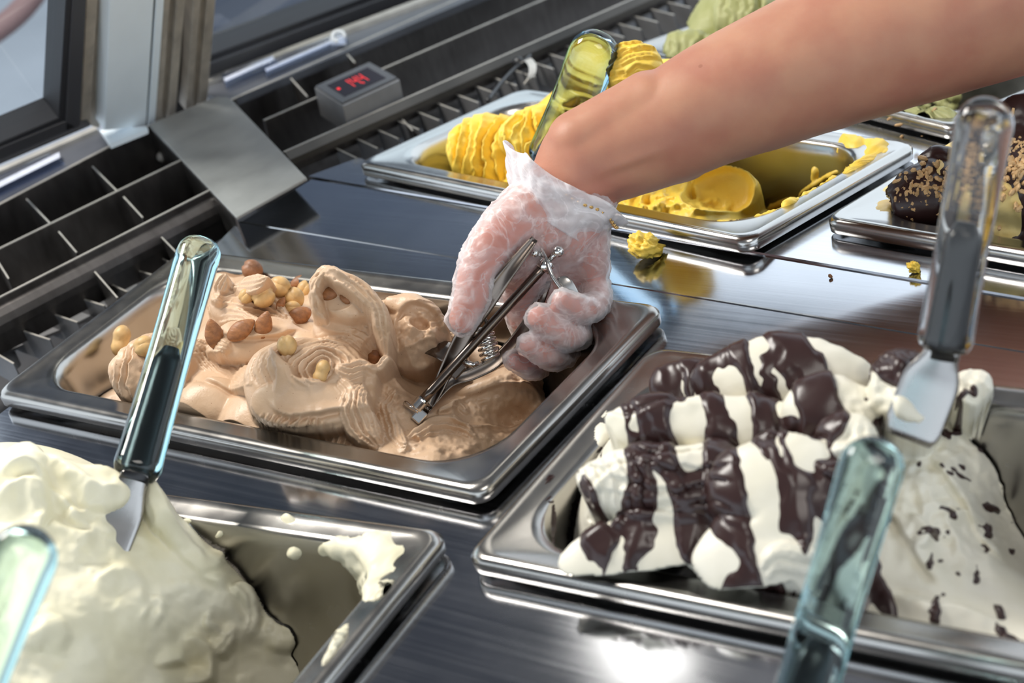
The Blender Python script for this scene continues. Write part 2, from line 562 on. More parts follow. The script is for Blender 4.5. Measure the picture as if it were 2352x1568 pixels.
well([(-0.42, -0.62), (1.05, -0.62), (1.05, 0.15), (0.9, 0.9), (-0.30, 0.95)], -0.30, FLOOR + 0.3, 'trim_cabinet_base')
flat('trim_cabinet_front', [(1.05, -0.62, -0.018), (1.07, -0.62, -0.018), (1.07, 0.15, -0.018), (1.05, 0.15, -0.018)], MS['cabinet'], th=0.9)

# ---------------------------------------------------------------- air duct beside section A
def line(p, q, z): return at(*p, z), at(*q, z)


duA = thing('air_vent', 'dark steel air vent of crossing blades beside the brown gelato pan', 'vent')
r1a, r1b = line((0, 570), (418, 366), 0.0); r1a = r1a + (r1a - r1b) * 0.6
r2a, r2b = line((0, 682), (490, 432), 0.0); r2a = r2a + (r2a - r2b) * 0.6
roA, roB = line((0, 468), (340, 289), 0.0); roA = roA + (roA - roB) * 0.9


def rail(name, a, b, w, h, parent, mat='duct'):
    o = Geo().strip(a, b, w, h).make(name, MS[mat], parent)
    Geo().strip(a + (0, 0, .0003), b + (0, 0, .0003), w * 1.02, 0.0007).make('edge_glint', MS['edge'], o)  # pale strip paints the bright glint along the top
    return o


rail('rail', r1a, r1b, 0.0016, 0.05, duA)
rail('rail', r2a, r2b, 0.0016, 0.035, duA)
rail('outer_wall', roA, roB, 0.0020, 0.09, duA)
# rolled shoulder under the second rail
s0, s1 = r2a + (0, 0, -0.004), r2b + (0, 0, -0.004)
pr = unit(np.cross(unit(s1 - s0), (0, 0, 1)))      # towards the pans
pr = pr if pr[0] > 0 else -pr
g = Geo()
K = [(0, 0), (.003, -.002), (.005, -.006), (.006, -.011), (.006, -.016), (0, -.016)]
g.prism([s0 + pr * a + np.array([0, 0, b]) for a, b in K], s1 - s0)
g.make('shoulder', MS['duct'], duA)
finsA = [((61, 457), (116, 514), 0), ((212, 382), (268, 438), 0), ((135, 532), (176, 580), -.002), ((284, 452), (328, 500), -.002),
         ((357, 530), (417, 592), -.012), ((208, 613), (270, 684), -.012), ((-30, 560), (20, 640), -.002)]
for a, b, z in finsA:
    p, q_ = line(a, b, z)
    o = Geo().strip(p, q_, 0.0009, 0.045).make('fin', MS['duct'], duA)
    Geo().strip(p + (0, 0, .0003), q_ + (0, 0, .0003), 0.0010, 0.0005).make('edge_glint', MS['edge'], o)
for a, b in [((-70, 775), (32, 835)), ((15, 745), (115, 780)), ((82, 705), (178, 740)), ((145, 670), (240, 702)), ((242, 646), (292, 670)), ((268, 605), (352, 632)), ((330, 570), (392, 604))]:
    p, q_ = line(a, b, -0.028)
    mid = (p + q_) / 2 + np.array([0, 0, 0.0]) + pr * 0.002
    P = catmull([p, mid, q_], 7)
    g = Geo()
    for k in range(6):
        g.strip(P[k], P[k + 1], 0.0009, 0.02)
    o = g.make('slat', MS['slat'], duA)
    g = Geo()
    for k in range(6):
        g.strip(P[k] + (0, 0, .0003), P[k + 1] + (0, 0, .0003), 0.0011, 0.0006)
    g.make('edge_glint', MS['edge'], o)
for c in [(0, 785), (62, 742), (120, 705), (178, 667), (237, 632), (290, 600)]:
    p = at(*c, -0.036)
    g = Geo(); g.tube([p - (0, 0, 0.02), p, p + (0, 0, 0.0015), p + (0, 0, 0.002)], [.0062, .0062, .0056, .004], 20)
    g.make('tube_end', MS['slat'], duA, smooth=False)
# sloping back plate under the slats, floor of the duct, end wall below the corner plate
g = Geo(); g.prism([at(-120, 860, -0.040), at(430, 640, -0.040), at(420, 540, -0.040), at(-120, 760, -0.040)], (0, 0, -0.002)); g.make('back_plate', MS['slat'], duA)
e0, e1 = at(341, 289, -0.001), at(541, 500, -0.001)
Geo().strip(e0, e1, 0.0014, 0.09).make('end_wall', MS['duct'], duA)
fl = [roA, roB, e1, np.array([0.0, 0.17, 0]), np.array([0.0, -0.2, 0]), roA + pr * 0.2]
g = Geo(); g.prism([np.array([p[0], p[1], -0.10]) for p in fl], (0, 0, -0.004)); g.make('duct_floor', MS['cabinet'], duA)
for c in ((350, 352), (372, 360)):
    p = plane_at(*c, e0 - pr * 0.002, unit(np.cross(e1 - e0, (0, 0, 1))))
    Geo().ball(p, 0.0042, 12).make('rivet', MS['edge'], duA, smooth=True)

# corner plate joining the two sections
cp = [at(341, 286, 0.001), at(480, 228, 0.001), at(500, 221, 0.001), at(522, 222, 0.001), at(533, 230, 0.001), at(704, 408, 0.001), at(543, 499, 0.001)]
g = Geo(); g.prism(cp, (0, 0, -0.0022))
tag(bevel(g.make('corner_plate', MS['plate']), 0.0004, 1), 'flat grey steel plate bridging the corner of the display', 'plate')

# ---------------------------------------------------------------- air duct beside section B
duB = thing('air_vent', 'long dark vent with rails and blades beside the yellow gelato pan', 'vent')


def lineB(p, q, z): return atB(*p, z), atB(*q, z)


b1a, b1b = lineB((652, 349), (1390, 25), 0.0); b1b = b1b + (b1b - b1a) * 0.8
b2a, b2b = lineB((606, 276), (1245, 0), 0.0); b2b = b2b + (b2b - b2a) * 0.8
boa, bob = lineB((528, 230), (960, 38), 0.0); bob = bob + (bob - boa) * 1.7
rail('rail', b1a, b1b, 0.0018, 0.016, duB)
rail('rail', b2a, b2b, 0.0018, 0.05, duB)
rail('outer_wall', boa, bob, 0.0022, 0.09, duB)
bdv = unit(b1b - b1a); prB = unit(np.cross(bdv, (0, 0, 1))); prB = prB if prB[0] > 0 else -prB
g = Geo(); g.prism([b1a + prB * .001, b1a + prB * .004 + (0, 0, -.0055), b1a + prB * .004 + (0, 0, -.010), b1a + prB * .001 + (0, 0, -.010)], b1b - b1a); g.make('shoulder', MS['shoulder'], duB)
for a, b, z in [((668, 180), (706, 222), 0), ((798, 125), (815, 144), 0), ((911, 260), (948, 300), -.012)]:
    p, q_ = lineB(a, b, z)
    o = Geo().strip(p, q_, 0.0010, 0.04).make('fin', MS['duct'], duB)
    Geo().strip(p + (0, 0, .0003), q_ + (0, 0, .0003), 0.0011, 0.0006).make('edge_glint', MS['edge'], o)
pA, pB_ = toB(atB(867, 298, -.0125)), toB(atB(915, 319, -.0125))
pC = toB(atB(1039, 216, -.0125))
stepB = (pC[1] - pA[1]) / 4.0
for k in range(-2, 36):
    a = fromB([pA[0], pA[1] + stepB * k, -.0125]); b = fromB([pB_[0], pA[1] + (pB_[1] - pA[1]) + stepB * k, -.0125])
    o = Geo().strip(a, b, 0.0009, 0.018).make('slat', MS['slat'], duB)
    Geo().strip(a + (0, 0, .0003), b + (0, 0, .0003), 0.0010, 0.0005).make('edge_glint', MS['edge'], o)
fl = [toB(boa) + (-.02, -.06, 0), toB(bob) + (-.02, 0, 0), np.array([0.03, toB(bob)[1], 0]), np.array([0.0, -0.03, 0])]
g = Geo(); g.prism([fromB(np.array([p[0], p[1], -0.095])) for p in fl], (0, 0, -0.004)); g.make('duct_floor', MS['cabinet'], duB)

# ---------------------------------------------------------------- window posts, frames and glass
def lean(base, along, want):
    """upright direction, leaning towards the staff, that runs along `want` in the photograph"""
    perp = unit(np.cross(along, (0, 0, 1))); perp = perp if perp[0] > 0 else -perp
    lo, hi = -1.2, 1.6
    f = lambda a: (lambda d: d[0] * want[1] - d[1] * want[0])(proj(base + 0.05 * (np.array([0, 0, 1]) + a * perp)) - proj(base))
    for _ in range(60):
        mid = (lo + hi) / 2
        if (f(lo) > 0) == (f(mid) > 0): lo = mid
        else: hi = mid
    return unit(np.array([0, 0, 1]) + lo * perp), perp


rA = unit(roB - roA)
eA, pA_in = lean(at(300, 295, 0.0), rA, (24, -285))
nA = unit(np.cross(rA, eA)); nA = nA if np.dot(nA, pA_in) < 0 else -nA     # outward, away from the staff
p0A = at(300, 300, 0.0)


def winquad(quad, p0, n, off, th, name, mat, parent=None):
    """member whose inner face is given on the window plane pushed outward by off, th thick"""
    P = [plane_at(*c, p0 + n * off, n) for c in quad]
    g = Geo(); g.prism(P, n * th)
    return bevel(g.make(name, MS[mat], parent), 0.0006, 1)


def col(b0, b1, t0, t1, ext=0.75):
    """quad from base edge b0-b1 to top edge t0-t1 (at image top), extended upward"""
    e = lambda b, t: (t[0] + (t[0] - b[0]) * ext, t[1] + (t[1] - b[1]) * ext)
    return [b0, b1, e(b1, t1), e(b0, t0)]


post = thing('window_post', 'leaning metal corner post of pale aluminium and bronze strips', 'window post')
winquad(col((241, 300), (336, 291), (252, 0), (354, 0)), p0A, nA, 0.000, 0.03, 'aluminium_panel', 'alu', post)
winquad(col((336, 291), (341, 289), (354, 0), (360, 0)), p0A, nA, 0.002, 0.03, 'seal', 'gasket', post)
winquad(col((341, 289), (357, 283), (360, 0), (378, 0)), p0A, nA, 0.000, 0.03, 'aluminium_strip', 'alu', post)
for k, (a, b, ya, yb, c, d, off) in enumerate([(357, 371, 283, 278, 378, 392, .001), (371, 386, 278, 272, 392, 407, .004), (386, 404, 272, 265, 407, 426, .000),
                                              (427, 441, 255, 249, 446, 462, .000), (441, 455, 249, 243, 462, 476, .004), (455, 477, 243, 232, 476, 496, .001)]):
    winquad(col((a, ya), (b, yb), (c, 0), (d, 0)), p0A, nA, off, 0.03, 'bronze_strip', 'bronze', post)
winquad(col((403, 265), (428, 255), (425, 0), (447, 0)), p0A, nA, 0.010, 0.02, 'dark_channel', 'gasket', post)
g = Geo(); g.prism([at(229, 299, 0.002), at(338, 291, 0.002), at(338, 298, 0.002), at(252, 333, 0.002)], (0, 0, -0.003)); g.make('foot', MS['alu'], post)

w1_ = thing('window_1', None, None); tag(w1_, kind='structure')
winquad(col((208, 288), (230, 296), (225, 0), (253, 0)), p0A, nA, 0.012, 0.02, 'dark_strip', 'bronze', w1_)
winquad(col((184, 296), (208, 288), (199, 0), (225, 0)), p0A, nA, 0.006, 0.02, 'frame_strip', 'bronze', w1_)
winquad(col((150, 300), (184, 296), (167, 0), (199, 0)), p0A, nA, 0.002, 0.02, 'frame_stile', 'darkframe', w1_)
winquad(col((135, 272), (150, 280), (152, 0), (168, 0)), p0A, nA, 0.003, 0.02, 'gasket', 'gasket', w1_)
winquad([(-160, 408), (-160, 396), (136, 270), (150, 280)], p0A, nA, 0.003, 0.02, 'gasket', 'gasket', w1_)
winquad([(-160, 440), (-160, 406), (150, 279), (186, 294)], p0A, nA, 0.002, 0.02, 'frame_rail', 'darkframe', w1_)
winquad([(-160, 446), (-160, 440), (184, 294), (212, 288)], p0A, nA, 0.000, 0.02, 'frame_edge', 'darkframe', w1_)
winquad([(-160, 402), (138, 272), (156, 0), (170, -220), (-160, -220)], p0A, nA, 0.012, 0.005, 'pane', 'glass', w1_)
# sill of section A: bright bead, groove, flat
g = Geo(); g.prism([at(-160, 453, 0.003), at(-160, 462, 0.003), at(224, 296, 0.003), at(218, 289, 0.003)], (0, 0, -0.006)); tag(g.make('trim_1', MS['edge']), kind='structure')
g = Geo(); g.prism([at(-160, 462, 0.0), at(-160, 545, 0.0), at(340, 290, 0.0), at(250, 334, 0.0), at(224, 296, 0.0)], (0, 0, -0.006)); tag(g.make('trim_2', MS['sill']), kind='structure')

rB = unit(bob - boa)
eB, pB_in = lean(at(480, 190, 0.0), rB, (18, -220))
nB = unit(np.cross(rB, eB)); nB = nB if np.dot(nB, pB_in) < 0 else -nB
p0B = atB(476, 190, 0.0)
w2_ = thing('window_2', None, None); tag(w2_, kind='structure')
winquad([(470, 182), (470, 150), (1500, -235), (1500, -203)], p0B, nB, 0.000, 0.02, 'frame_rail', 'darkframe', w2_)
winquad([(470, 150), (470, 131), (1500, -254), (1500, -235)], p0B, nB, 0.003, 0.02, 'gasket', 'gasket', w2_)
winquad([(470, 135), (1500, -250), (1500, -560), (490, -560)], p0B, nB, 0.012, 0.005, 'pane', 'glass', w2_)
g = Geo(); g.prism([atB(470, 190, 0.004), atB(470, 180, 0.004), atB(1640, -257, 0.004), atB(1640, -247, 0.004)], (0, 0, -0.006)); tag(g.make('trim_3', MS['edge']), kind='structure')
g = Geo(); g.prism([atB(470, 190, 0.0), atB(1640, -247, 0.0), atB(1640, -235, 0.0), atB(530, 230, 0.0), atB(474, 218, 0)], (0, 0, -0.006)); tag(g.make('trim_4', MS['sill']), kind='structure')
# things outside the windows: a dark planter board by the second window, a curved kerb by the first
ob = thing('street_board', 'dark blue grey board standing outside behind the second window', 'board')
bc = far(740, 30, 2.6)
bc = bc + rB * 1.3
Geo().box((bc[0], bc[1], bc[2] - 0.1), np.array([rB, np.cross((0, 0, 1), rB), (0, 0, 1)]), (1.5, 0.02, 0.75)).make('panel', pbr('blue_grey_board', (0.085, 0.095, 0.13), 0.5, noise=((1.5, 1.5, 3), 0.35)), ob)
for s in (-0.9, 0.9):
    Geo().box((bc[0] + rB[0] * s, bc[1] + rB[1] * s, (bc[2] - 0.85 + FLOOR) / 2), IDM, (0.03, 0.03, max(0.02, (bc[2] - 0.85 - FLOOR + 0.05) / 2))).make('leg', MS['darkframe'], ob)
st_ = thing('sky_blocker', 'added tall dark blue grey stall across the street, mirrored in the counter', 'blocker', None, (-3.9, 3.3, FLOOR - 0.05))  # added unseen dark mass, blocks the sky mirrored in the left counter
az = math.radians(142); fx = np.array([math.cos(az), math.sin(az), 0]); fy = np.array([-fx[1], fx[0], 0])
o1 = Geo().box(np.array([0, 0.2, 0]) + fx * 5.5 + (0, 0, 0.95), np.array([fy, fx, (0, 0, 1)]), (1.05, 0.5, 1.94)).make('wall', pbr('blue_grey_blocker', (0.075, 0.085, 0.115), 0.6, noise=((2, 2, 1), 0.3)))
o2 = Geo().box(np.array([0, 0.2, 0]) + fx * 5.5 + (0, 0, 2.92), np.array([fy, fx, (0, 0, 1)]), (1.12, 0.6, 0.04)).make('blocker_top', MS['darkframe'])
adopt(st_, o1, o2)
kp = [far(-260, 230, 2.15), far(-60, 105, 2.15), far(60, 10, 2.15), far(130, -120, 2.15), far(160, -300, 2.15)]
P = catmull(kp, 24)
g = Geo(); g.tube(P, 0.013, 10)
kb = thing('hose', 'dull red hose curving outside the first window', 'hose')
g.make('tube', pbr('dull_red_rubber', (0.32, 0.20, 0.20), 0.6), kb, smooth=True)
# ---------------------------------------------------------------- gelato: relief sculpted on a sloping sheet, then draped into its pan
def mpp(p): return np.linalg.norm(np.asarray(p) - CAM) / F_PX      # metres per photograph pixel at p


TOCAM = unit(CAM - at(900, 850, 0))
RIGHT, UPI = RC[0], -RC[1]


class Relief:
    """height field over a plane that leans from level towards the serving side; heights run along N"""
    def __init__(s, key, box, ctrl, res=0.0007, power=3.5, lean=0.72, frame='A', warp=(0.0022, 38), smooth_r=0.009, seed=0.0, clear=False, melt=2):
        s.key = key; s.at = at if frame == 'A' else atB
        c = s.at((box[0] + box[2]) / 2, (box[1] + box[3]) / 2, 0)
        s.clear = clear
        tc = unit(CAM - c)
        s.O = c; s.N = unit(lean * tc + (1 - lean) * np.array([0, 0, 1]))
        s.A = unit(RIGHT - s.N * np.dot(RIGHT, s.N)); s.B = np.cross(s.N, s.A)
        s.mp = mpp(c); s.seed = seed
        P = np.array([s.loc(s.at(*q)) for q in ctrl])
        cs = np.array([s.loc(s.at(px, py, 0)) for px in (box[0], box[2]) for py in (box[1], box[3])])
        a0, a1 = cs[:, 0].min(), cs[:, 0].max(); b0, b1 = cs[:, 1].min(), cs[:, 1].max()
        s.a = np.arange(a0, a1, res); s.b = np.arange(b0, b1, res)
        s.res = res
        s.X, s.Y = np.meshgrid(s.a, s.b, indexing='ij')
        # coarse interpolation of the control heights, then bilinear up
        st = 6
        xs, ys = s.X[::st, ::st], s.Y[::st, ::st]
        d2 = (xs[..., None] - P[:, 0]) ** 2 + (ys[..., None] - P[:, 1]) ** 2 + smooth_r ** 2
        w = d2 ** (-power / 2); hz = (w * P[:, 2]).sum(-1) / w.sum(-1)
        for _ in range(melt):
            p_ = np.pad(hz, 1, mode='edge')
            hz = 0.25 * hz + 0.125 * (p_[2:, 1:-1] + p_[:-2, 1:-1] + p_[1:-1, 2:] + p_[1:-1, :-2]) + 0.0625 * (p_[2:, 2:] + p_[:-2, :-2] + p_[:-2, 2:] + p_[2:, :-2])
        fi = np.clip(np.arange(len(s.a)) / st, 0, xs.shape[0] - 1.001); fj = np.clip(np.arange(len(s.b)) / st, 0, xs.shape[1] - 1.001)
        i0, j0 = fi.astype(int), fj.astype(int); u = (fi - i0)[:, None]; v = (fj - j0)[None]
        g = lambda di, dj: hz[np.ix_(i0 + di, j0 + dj)]
        s.H = g(0, 0) * (1 - u) * (1 - v) + g(1, 0) * u * (1 - v) + g(0, 1) * (1 - u) * v + g(1, 1) * u * v
        # painting coordinates are slightly warped so that no outline is a perfect curve
        Q = np.stack([s.X * warp[1], s.Y * warp[1], np.full_like(s.X, 5.5 + seed)], -1)
        s.wx = warp[0] * fbm(Q, 3); s.wy = warp[0] * fbm(Q + 31.7, 3)
        s.n1 = fbm(Q * 1.7 + 11, 3)
        s.Q = Q / warp[1]

    gain = 1.5
    soft = 2

    def loc(s, p):
        d = np.asarray(p) - s.O
        return np.array([d @ s.A, d @ s.B, d @ s.N])

    def hit(s, px, py):
        """where the photograph's ray through (px, py) meets the present surface"""
        d = ray(px, py); dl = np.array([d @ s.A, d @ s.B, d @ s.N]); cl = s.loc(CAM)
        h = 0.0
        best = None
        for h in np.arange(0.10, -0.10, -0.0012):
            t = (h - cl[2]) / dl[2]; q = cl + dl * t
            i = int(np.clip((q[0] - s.a[0]) / s.res, 0, len(s.a) - 1)); j = int(np.clip((q[1] - s.b[0]) / s.res, 0, len(s.b) - 1))
            if s.H[i, j] >= h:
                return np.array([q[0], q[1], s.H[i, j]])
        return q

    def win(s, lo, hi):
        i0, i1 = np.clip(np.searchsorted(s.a, [lo[0], hi[0]]), 0, len(s.a)); j0, j1 = np.clip(np.searchsorted(s.b, [lo[1], hi[1]]), 0, len(s.b))
        return slice(i0, i1), slice(j0, j1)

    def smax(s, sl, new, k):
        H = s.H[sl]; ok = np.isfinite(new)
        n = np.where(ok, new, -9)
        e = np.clip(0.5 + 0.5 * (n - H) / k, 0, 1)
        r = H * (1 - e) + n * e + k * e * (1 - e)
        s.H[sl] = np.where(ok, r, H)

    def polar(s, c, rx, ry, rot, sl, warp=1.0):
        m = s.mp; t = math.radians(rot); dx = s.X[sl] + s.wx[sl] * warp - c[0]; dy = s.Y[sl] + s.wy[sl] * warp - c[1]
        u = (dx * math.cos(t) + dy * math.sin(t)) / (rx * m); v = (-dx * math.sin(t) + dy * math.cos(t)) / (ry * m)
        return u, v

    def lobe(s, px, py, z, rx, ry, bulge, rot=0, k=0.003, p=2.0, skew=(0, 0), rough=0):
        """rounded mass: its crown passes through (px, py, z); z None paints it on the surface, raised by bulge"""
        m = s.mp
        c = s.loc(s.at(px, py, z)) if z is not None else s.hit(px, py) + np.array([0, 0, bulge * m * 0.8])
        R = max(rx, ry) * m * 1.15
        sl = s.win(c[:2] - R, c[:2] + R)
        u, v = s.polar(c, rx, ry, rot, sl)
        rho = np.abs(u) ** p + np.abs(v) ** p
        h = c[2] - bulge * m * (1 - np.sqrt(np.clip(1 - rho, 0, 1))) + (u * skew[0] + v * skew[1]) * m
        if rough: h = h + rough * m * fbm(s.Q[sl] * 140 + 3, 4)
        h[rho > 1] = np.nan
        s.smax(sl, h, k)
        return s

    def path(s, pts, n=60):
        return catmull(np.array([s.hit(*p) if len(p) == 2 else s.loc(s.at(*p)) for p in pts]), n)

    def dist(s, P, R, warp=1.0):
        lo, hi = P[:, :2].min(0) - R, P[:, :2].max(0) + R
        sl = s.win(lo, hi)
        x = s.X[sl] + s.wx[sl] * warp; y = s.Y[sl] + s.wy[sl] * warp
        best = np.full(x.shape, 1e9); sg = np.zeros(x.shape); tt = np.zeros(x.shape); hh = np.zeros(x.shape)
        n = len(P) - 1
        for i in range(n):
            ax, ay = P[i, :2]; ex, ey = P[i + 1, :2] - P[i, :2]; L2 = ex * ex + ey * ey + 1e-14
            t = np.clip(((x - ax) * ex + (y - ay) * ey) / L2, 0, 1)
            qx, qy = x - ax - t * ex, y - ay - t * ey
            d = qx * qx + qy * qy; b = d < best
            best[b] = d[b]; sg[b] = np.sign(ex * qy - ey * qx)[b]; tt[b] = ((i + t) / n)[b]; hh[b] = (P[i, 2] + t * (P[i + 1, 2] - P[i, 2]))[b]
        return sl, np.sqrt(best), sg, tt, hh

    def ribbon(s, pts, w, lift, ridges=0, ramp=1.0, k=0.002, taper=0.15, flat=2.0, wav=0.25):
        """band of gelato laid along the path: half width w px, raised by lift px, with ridges running along it"""
        P = s.path(pts); m = s.mp
        wv = np.atleast_1d(w).astype(float); W = wv.max() * m
        sl, d, sg, t, hh = s.dist(P, W * 1.05)
        wl = np.interp(t, np.linspace(0, 1, len(wv)), wv) * m if len(wv) > 1 else wv[0] * m
        tp = np.clip(np.minimum(t, 1 - t) / max(taper, 1e-3), 0, 1) ** 0.5
        wl = wl * (0.35 + 0.65 * tp)
        r = d / wl
        h = hh + lift * m * (np.sqrt(np.clip(1 - r ** flat, 0, 1)) - (0 if len(pts[0]) == 2 else 1)) * (tp if len(pts[0]) == 2 else 1)
        if ridges:
            ph = ridges * 0.5 * (1 + sg * r) + wav * s.n1[sl] * 2 + 0.8 * t
            f = ph - np.floor(ph); am = _PERM[np.floor(ph).astype(int) & 255] / 255.0
            h = h + s.gain * ramp * m * (0.5 + am) * (f ** 1.4 - 0.5 - 0.6 * np.exp(-((f - .05) / .06) ** 2)) * np.clip((1 - r) * 4, 0, 1)
        h[r > 1] = np.nan
        s.smax(sl, h, k)
        return s

    def fold(s, pts, w, lift, side=1, taper=0.2, sharp=0.12, curl=0.35):
        """edge of a layer: rises gently on one side of the path and drops off on the other"""
        P = s.path(pts); m = s.mp; W = w * m
        sl, d, sg, t, hh = s.dist(P, W * 2.2)
        x = d * sg * side / W
        up = np.where(x > 0, np.exp(-(x / 0.8) ** 2), 1 - sstep(0, sharp, -x)) - curl * np.exp(-((x + 2.2 * sharp) / (1.6 * sharp)) ** 2)
        tp = sstep(0, taper, t) * sstep(0, taper, 1 - t)
        s.H[sl] += 1.25 * lift * m * up * tp * (1 + 0.5 * s.n1[sl])
        return s

    def groove(s, pts, w, depth, taper=0.2):
        P = s.path(pts); m = s.mp; W = w * m
        sl, d, sg, t, hh = s.dist(P, W * 2.5)
        s.H[sl] -= depth * m * np.exp(-(d / W) ** 2) * sstep(0, taper, t) * sstep(0, taper, 1 - t)
        return s

    def layers(s, px, py, rx, ry, spacing, amp, kind='radial', rot=0, mask=None, soft=0.25, wav=0.5, ell=(1, 1), flip=False):
        """saw-toothed layers: rings round (px, py) or straight bands across it, inside the ellipse `mask` (px,py,rx,ry,rot)"""
        m = s.mp; c = s.hit(px, py)
        mk_ = mask or (px, py, rx, ry, rot)
        cm = s.hit(mk_[0], mk_[1]); R = max(mk_[2], mk_[3]) * m * 1.2
        sl = s.win(cm[:2] - R, cm[:2] + R)
        u, v = s.polar(cm, mk_[2], mk_[3], mk_[4] if len(mk_) > 4 else 0, sl)
        ms = 1 - sstep(1 - soft, 1, np.sqrt(u * u + v * v))
        dx = s.X[sl] + s.wx[sl] * 1.4 - c[0]; dy = s.Y[sl] + s.wy[sl] * 1.4 - c[1]
        t = math.radians(rot)
        a = (dx * math.cos(t) + dy * math.sin(t)) * ell[0]; b = (-dx * math.sin(t) + dy * math.cos(t)) * ell[1]
        ph = (np.sqrt(a * a + b * b) if kind == 'radial' else a + 6.0 * b * b * (1 if kind == 'linear' else 0)) / (spacing * m) + wav * s.n1[sl]
        if flip: ph = -ph
        f = ph - np.floor(ph); am_ = _PERM[np.floor(ph).astype(int) & 255] / 255.0
        s.H[sl] += s.gain * amp * m * ms * (0.45 + 0.9 * am_) * (f ** 1.5 - 0.45 - 0.7 * np.exp(-((f - .05) / .06) ** 2))
        return s

    def dig(s, px, py, rx, ry, depth, rot=0, p=2.0, edge=0.0, rough=0):
        """scooped hollow with an optional raised lip"""
        m = s.mp; c = s.hit(px, py); R = max(rx, ry) * m * 1.5
        sl = s.win(c[:2] - R, c[:2] + R)
        u, v = s.polar(c, rx, ry, rot, sl)
        rho = np.sqrt(np.abs(u) ** p + np.abs(v) ** p)
        d = np.sqrt(np.clip(1 - rho ** 2, 0, 1))
        s.H[sl] += -depth * m * d + edge * m * np.exp(-((rho - 1.04) / 0.10) ** 2) * (1 + s.n1[sl])
        if rough: s.H[sl] += rough * m * d * fbm(s.Q[sl] * 220, 3)
        return s

    def rough(s, px, py, rx, ry, amp, freq=110, rot=0, ridged=0.7, soft=0.5, octv=4):
        m = s.mp; c = s.hit(px, py); R = max(rx, ry) * m
        sl = s.win(c[:2] - R, c[:2] + R)
        u, v = s.polar(c, rx, ry, rot, sl)
        ms = 1 - sstep(1 - soft, 1, np.sqrt(u * u + v * v))
        q = s.Q[sl] * freq + 7.7
        s.H[sl] += amp * m * ms * (fbm(q, octv) + ridged * (1 - 2.2 * np.abs(perlin(q * 0.9 + 4))))
        return s

    def all(s, amp, freq, octv=3):
        s.H += amp * s.mp * fbm(s.Q * freq + 2.2, octv)
        return s

    def surface(s):
        o, R, L, S, D = PANS[s.key]
        for _ in range(s.soft):       # melt the sharpest steps a little
            p = np.pad(s.H, 1, mode='edge')
            s.H = 0.5 * s.H + 0.125 * (p[2:, 1:-1] + p[:-2, 1:-1] + p[1:-1, 2:] + p[1:-1, :-2])
        W = s.O + s.X[..., None] * s.A + s.Y[..., None] * s.B + s.H[..., None] * s.N
        q = (W - o) @ R
        z = q[..., 2]
        ins = 0.0182 + np.clip(-z, 0, D) / D * 0.011
        lx, ly = L / 2 - ins, S / 2 - ins
        a, b = (q[..., 0] - L / 2) / lx, (q[..., 1] - S / 2) / ly
        k = (np.abs(a) ** 7 + np.abs(b) ** 7) ** (1 / 7)
        f = np.where((k > 1) & (z < 0.004), 1 / np.maximum(k, 1e-6), 1.0)
        q[..., 0] = L / 2 + a * f * lx; q[..., 1] = S / 2 + b * f * ly
        q[..., 2] = np.maximum(z, -D - 0.004)
        s.kout = np.where((b < 0) & (np.abs(b) > np.abs(a) * 0.98), 1 + (k - 1) * 0.12, k)      # the near wall hides its own film
        s.W = q @ R.T + o
        return s.W

    def build(s, name, mat, label, cat):
        G = s.surface()
        m, n, _ = G.shape
        j = np.arange(m * n).reshape(m, n)
        o, R, L, S, D = PANS[s.key]
        z = ((G - o) @ R)[..., 2]
        bad = ((s.kout > 1.025) & (z < 0.004)) | (s.kout > 1.06) | (z < -D - 0.001)
        F = np.stack([j[:-1, :-1], j[1:, :-1], j[1:, 1:], j[:-1, 1:]], -1)
        kb = (bad[:-1, :-1] & bad[1:, :-1] & bad[1:, 1:] & bad[:-1, 1:])
        F = F[~kb]
        used = np.unique(F); rm = np.full(m * n, -1); rm[used] = np.arange(len(used))
        # a solid heap: a skirt of the same outline closes it underneath
        ob = mk(name, G.reshape(-1, 3)[used], rm[F], mat, smooth=True, loc=s.O)
        s.keep = ~kb
        return tag(ob, label, cat)

    def coat(s, name, mat, t, thick, parent, label=None):
        """poured layer lying on the gelato where t > 0 (t on the grid, about -0.4 .. 1)"""
        G = s.W
        n = np.cross(np.gradient(G, axis=0), np.gradient(G, axis=1)); n /= np.linalg.norm(n, axis=-1, keepdims=True) + 1e-12
        n = n * np.where((n @ s.N) < 0, -1, 1)[..., None]
        H = G + n * (np.clip(t, -0.4, 1.0) * thick)[..., None]
        m, w, _ = G.shape; j = np.arange(m * w).reshape(m, w)
        F = np.stack([j[:-1, :-1], j[1:, :-1], j[1:, 1:], j[:-1, 1:]], -1)
        kp = s.keep & (np.maximum.reduce([t[:-1, :-1], t[1:, :-1], t[1:, 1:], t[:-1, 1:]]) > -0.15)
        F = F[kp]; used = np.unique(F); rm = np.full(m * w, -1); rm[used] = np.arange(len(used))
        ob = mk(name, H.reshape(-1, 3)[used] - np.array(parent.location), rm[F], mat, parent, smooth=True)
        if label: ob['label'] = label
        return ob

    def on(s, px, py):
        """world point of the finished surface under pixel (px, py)"""
        q = s.hit(px, py)
        return s.O + q[0] * s.A + q[1] * s.B + q[2] * s.N


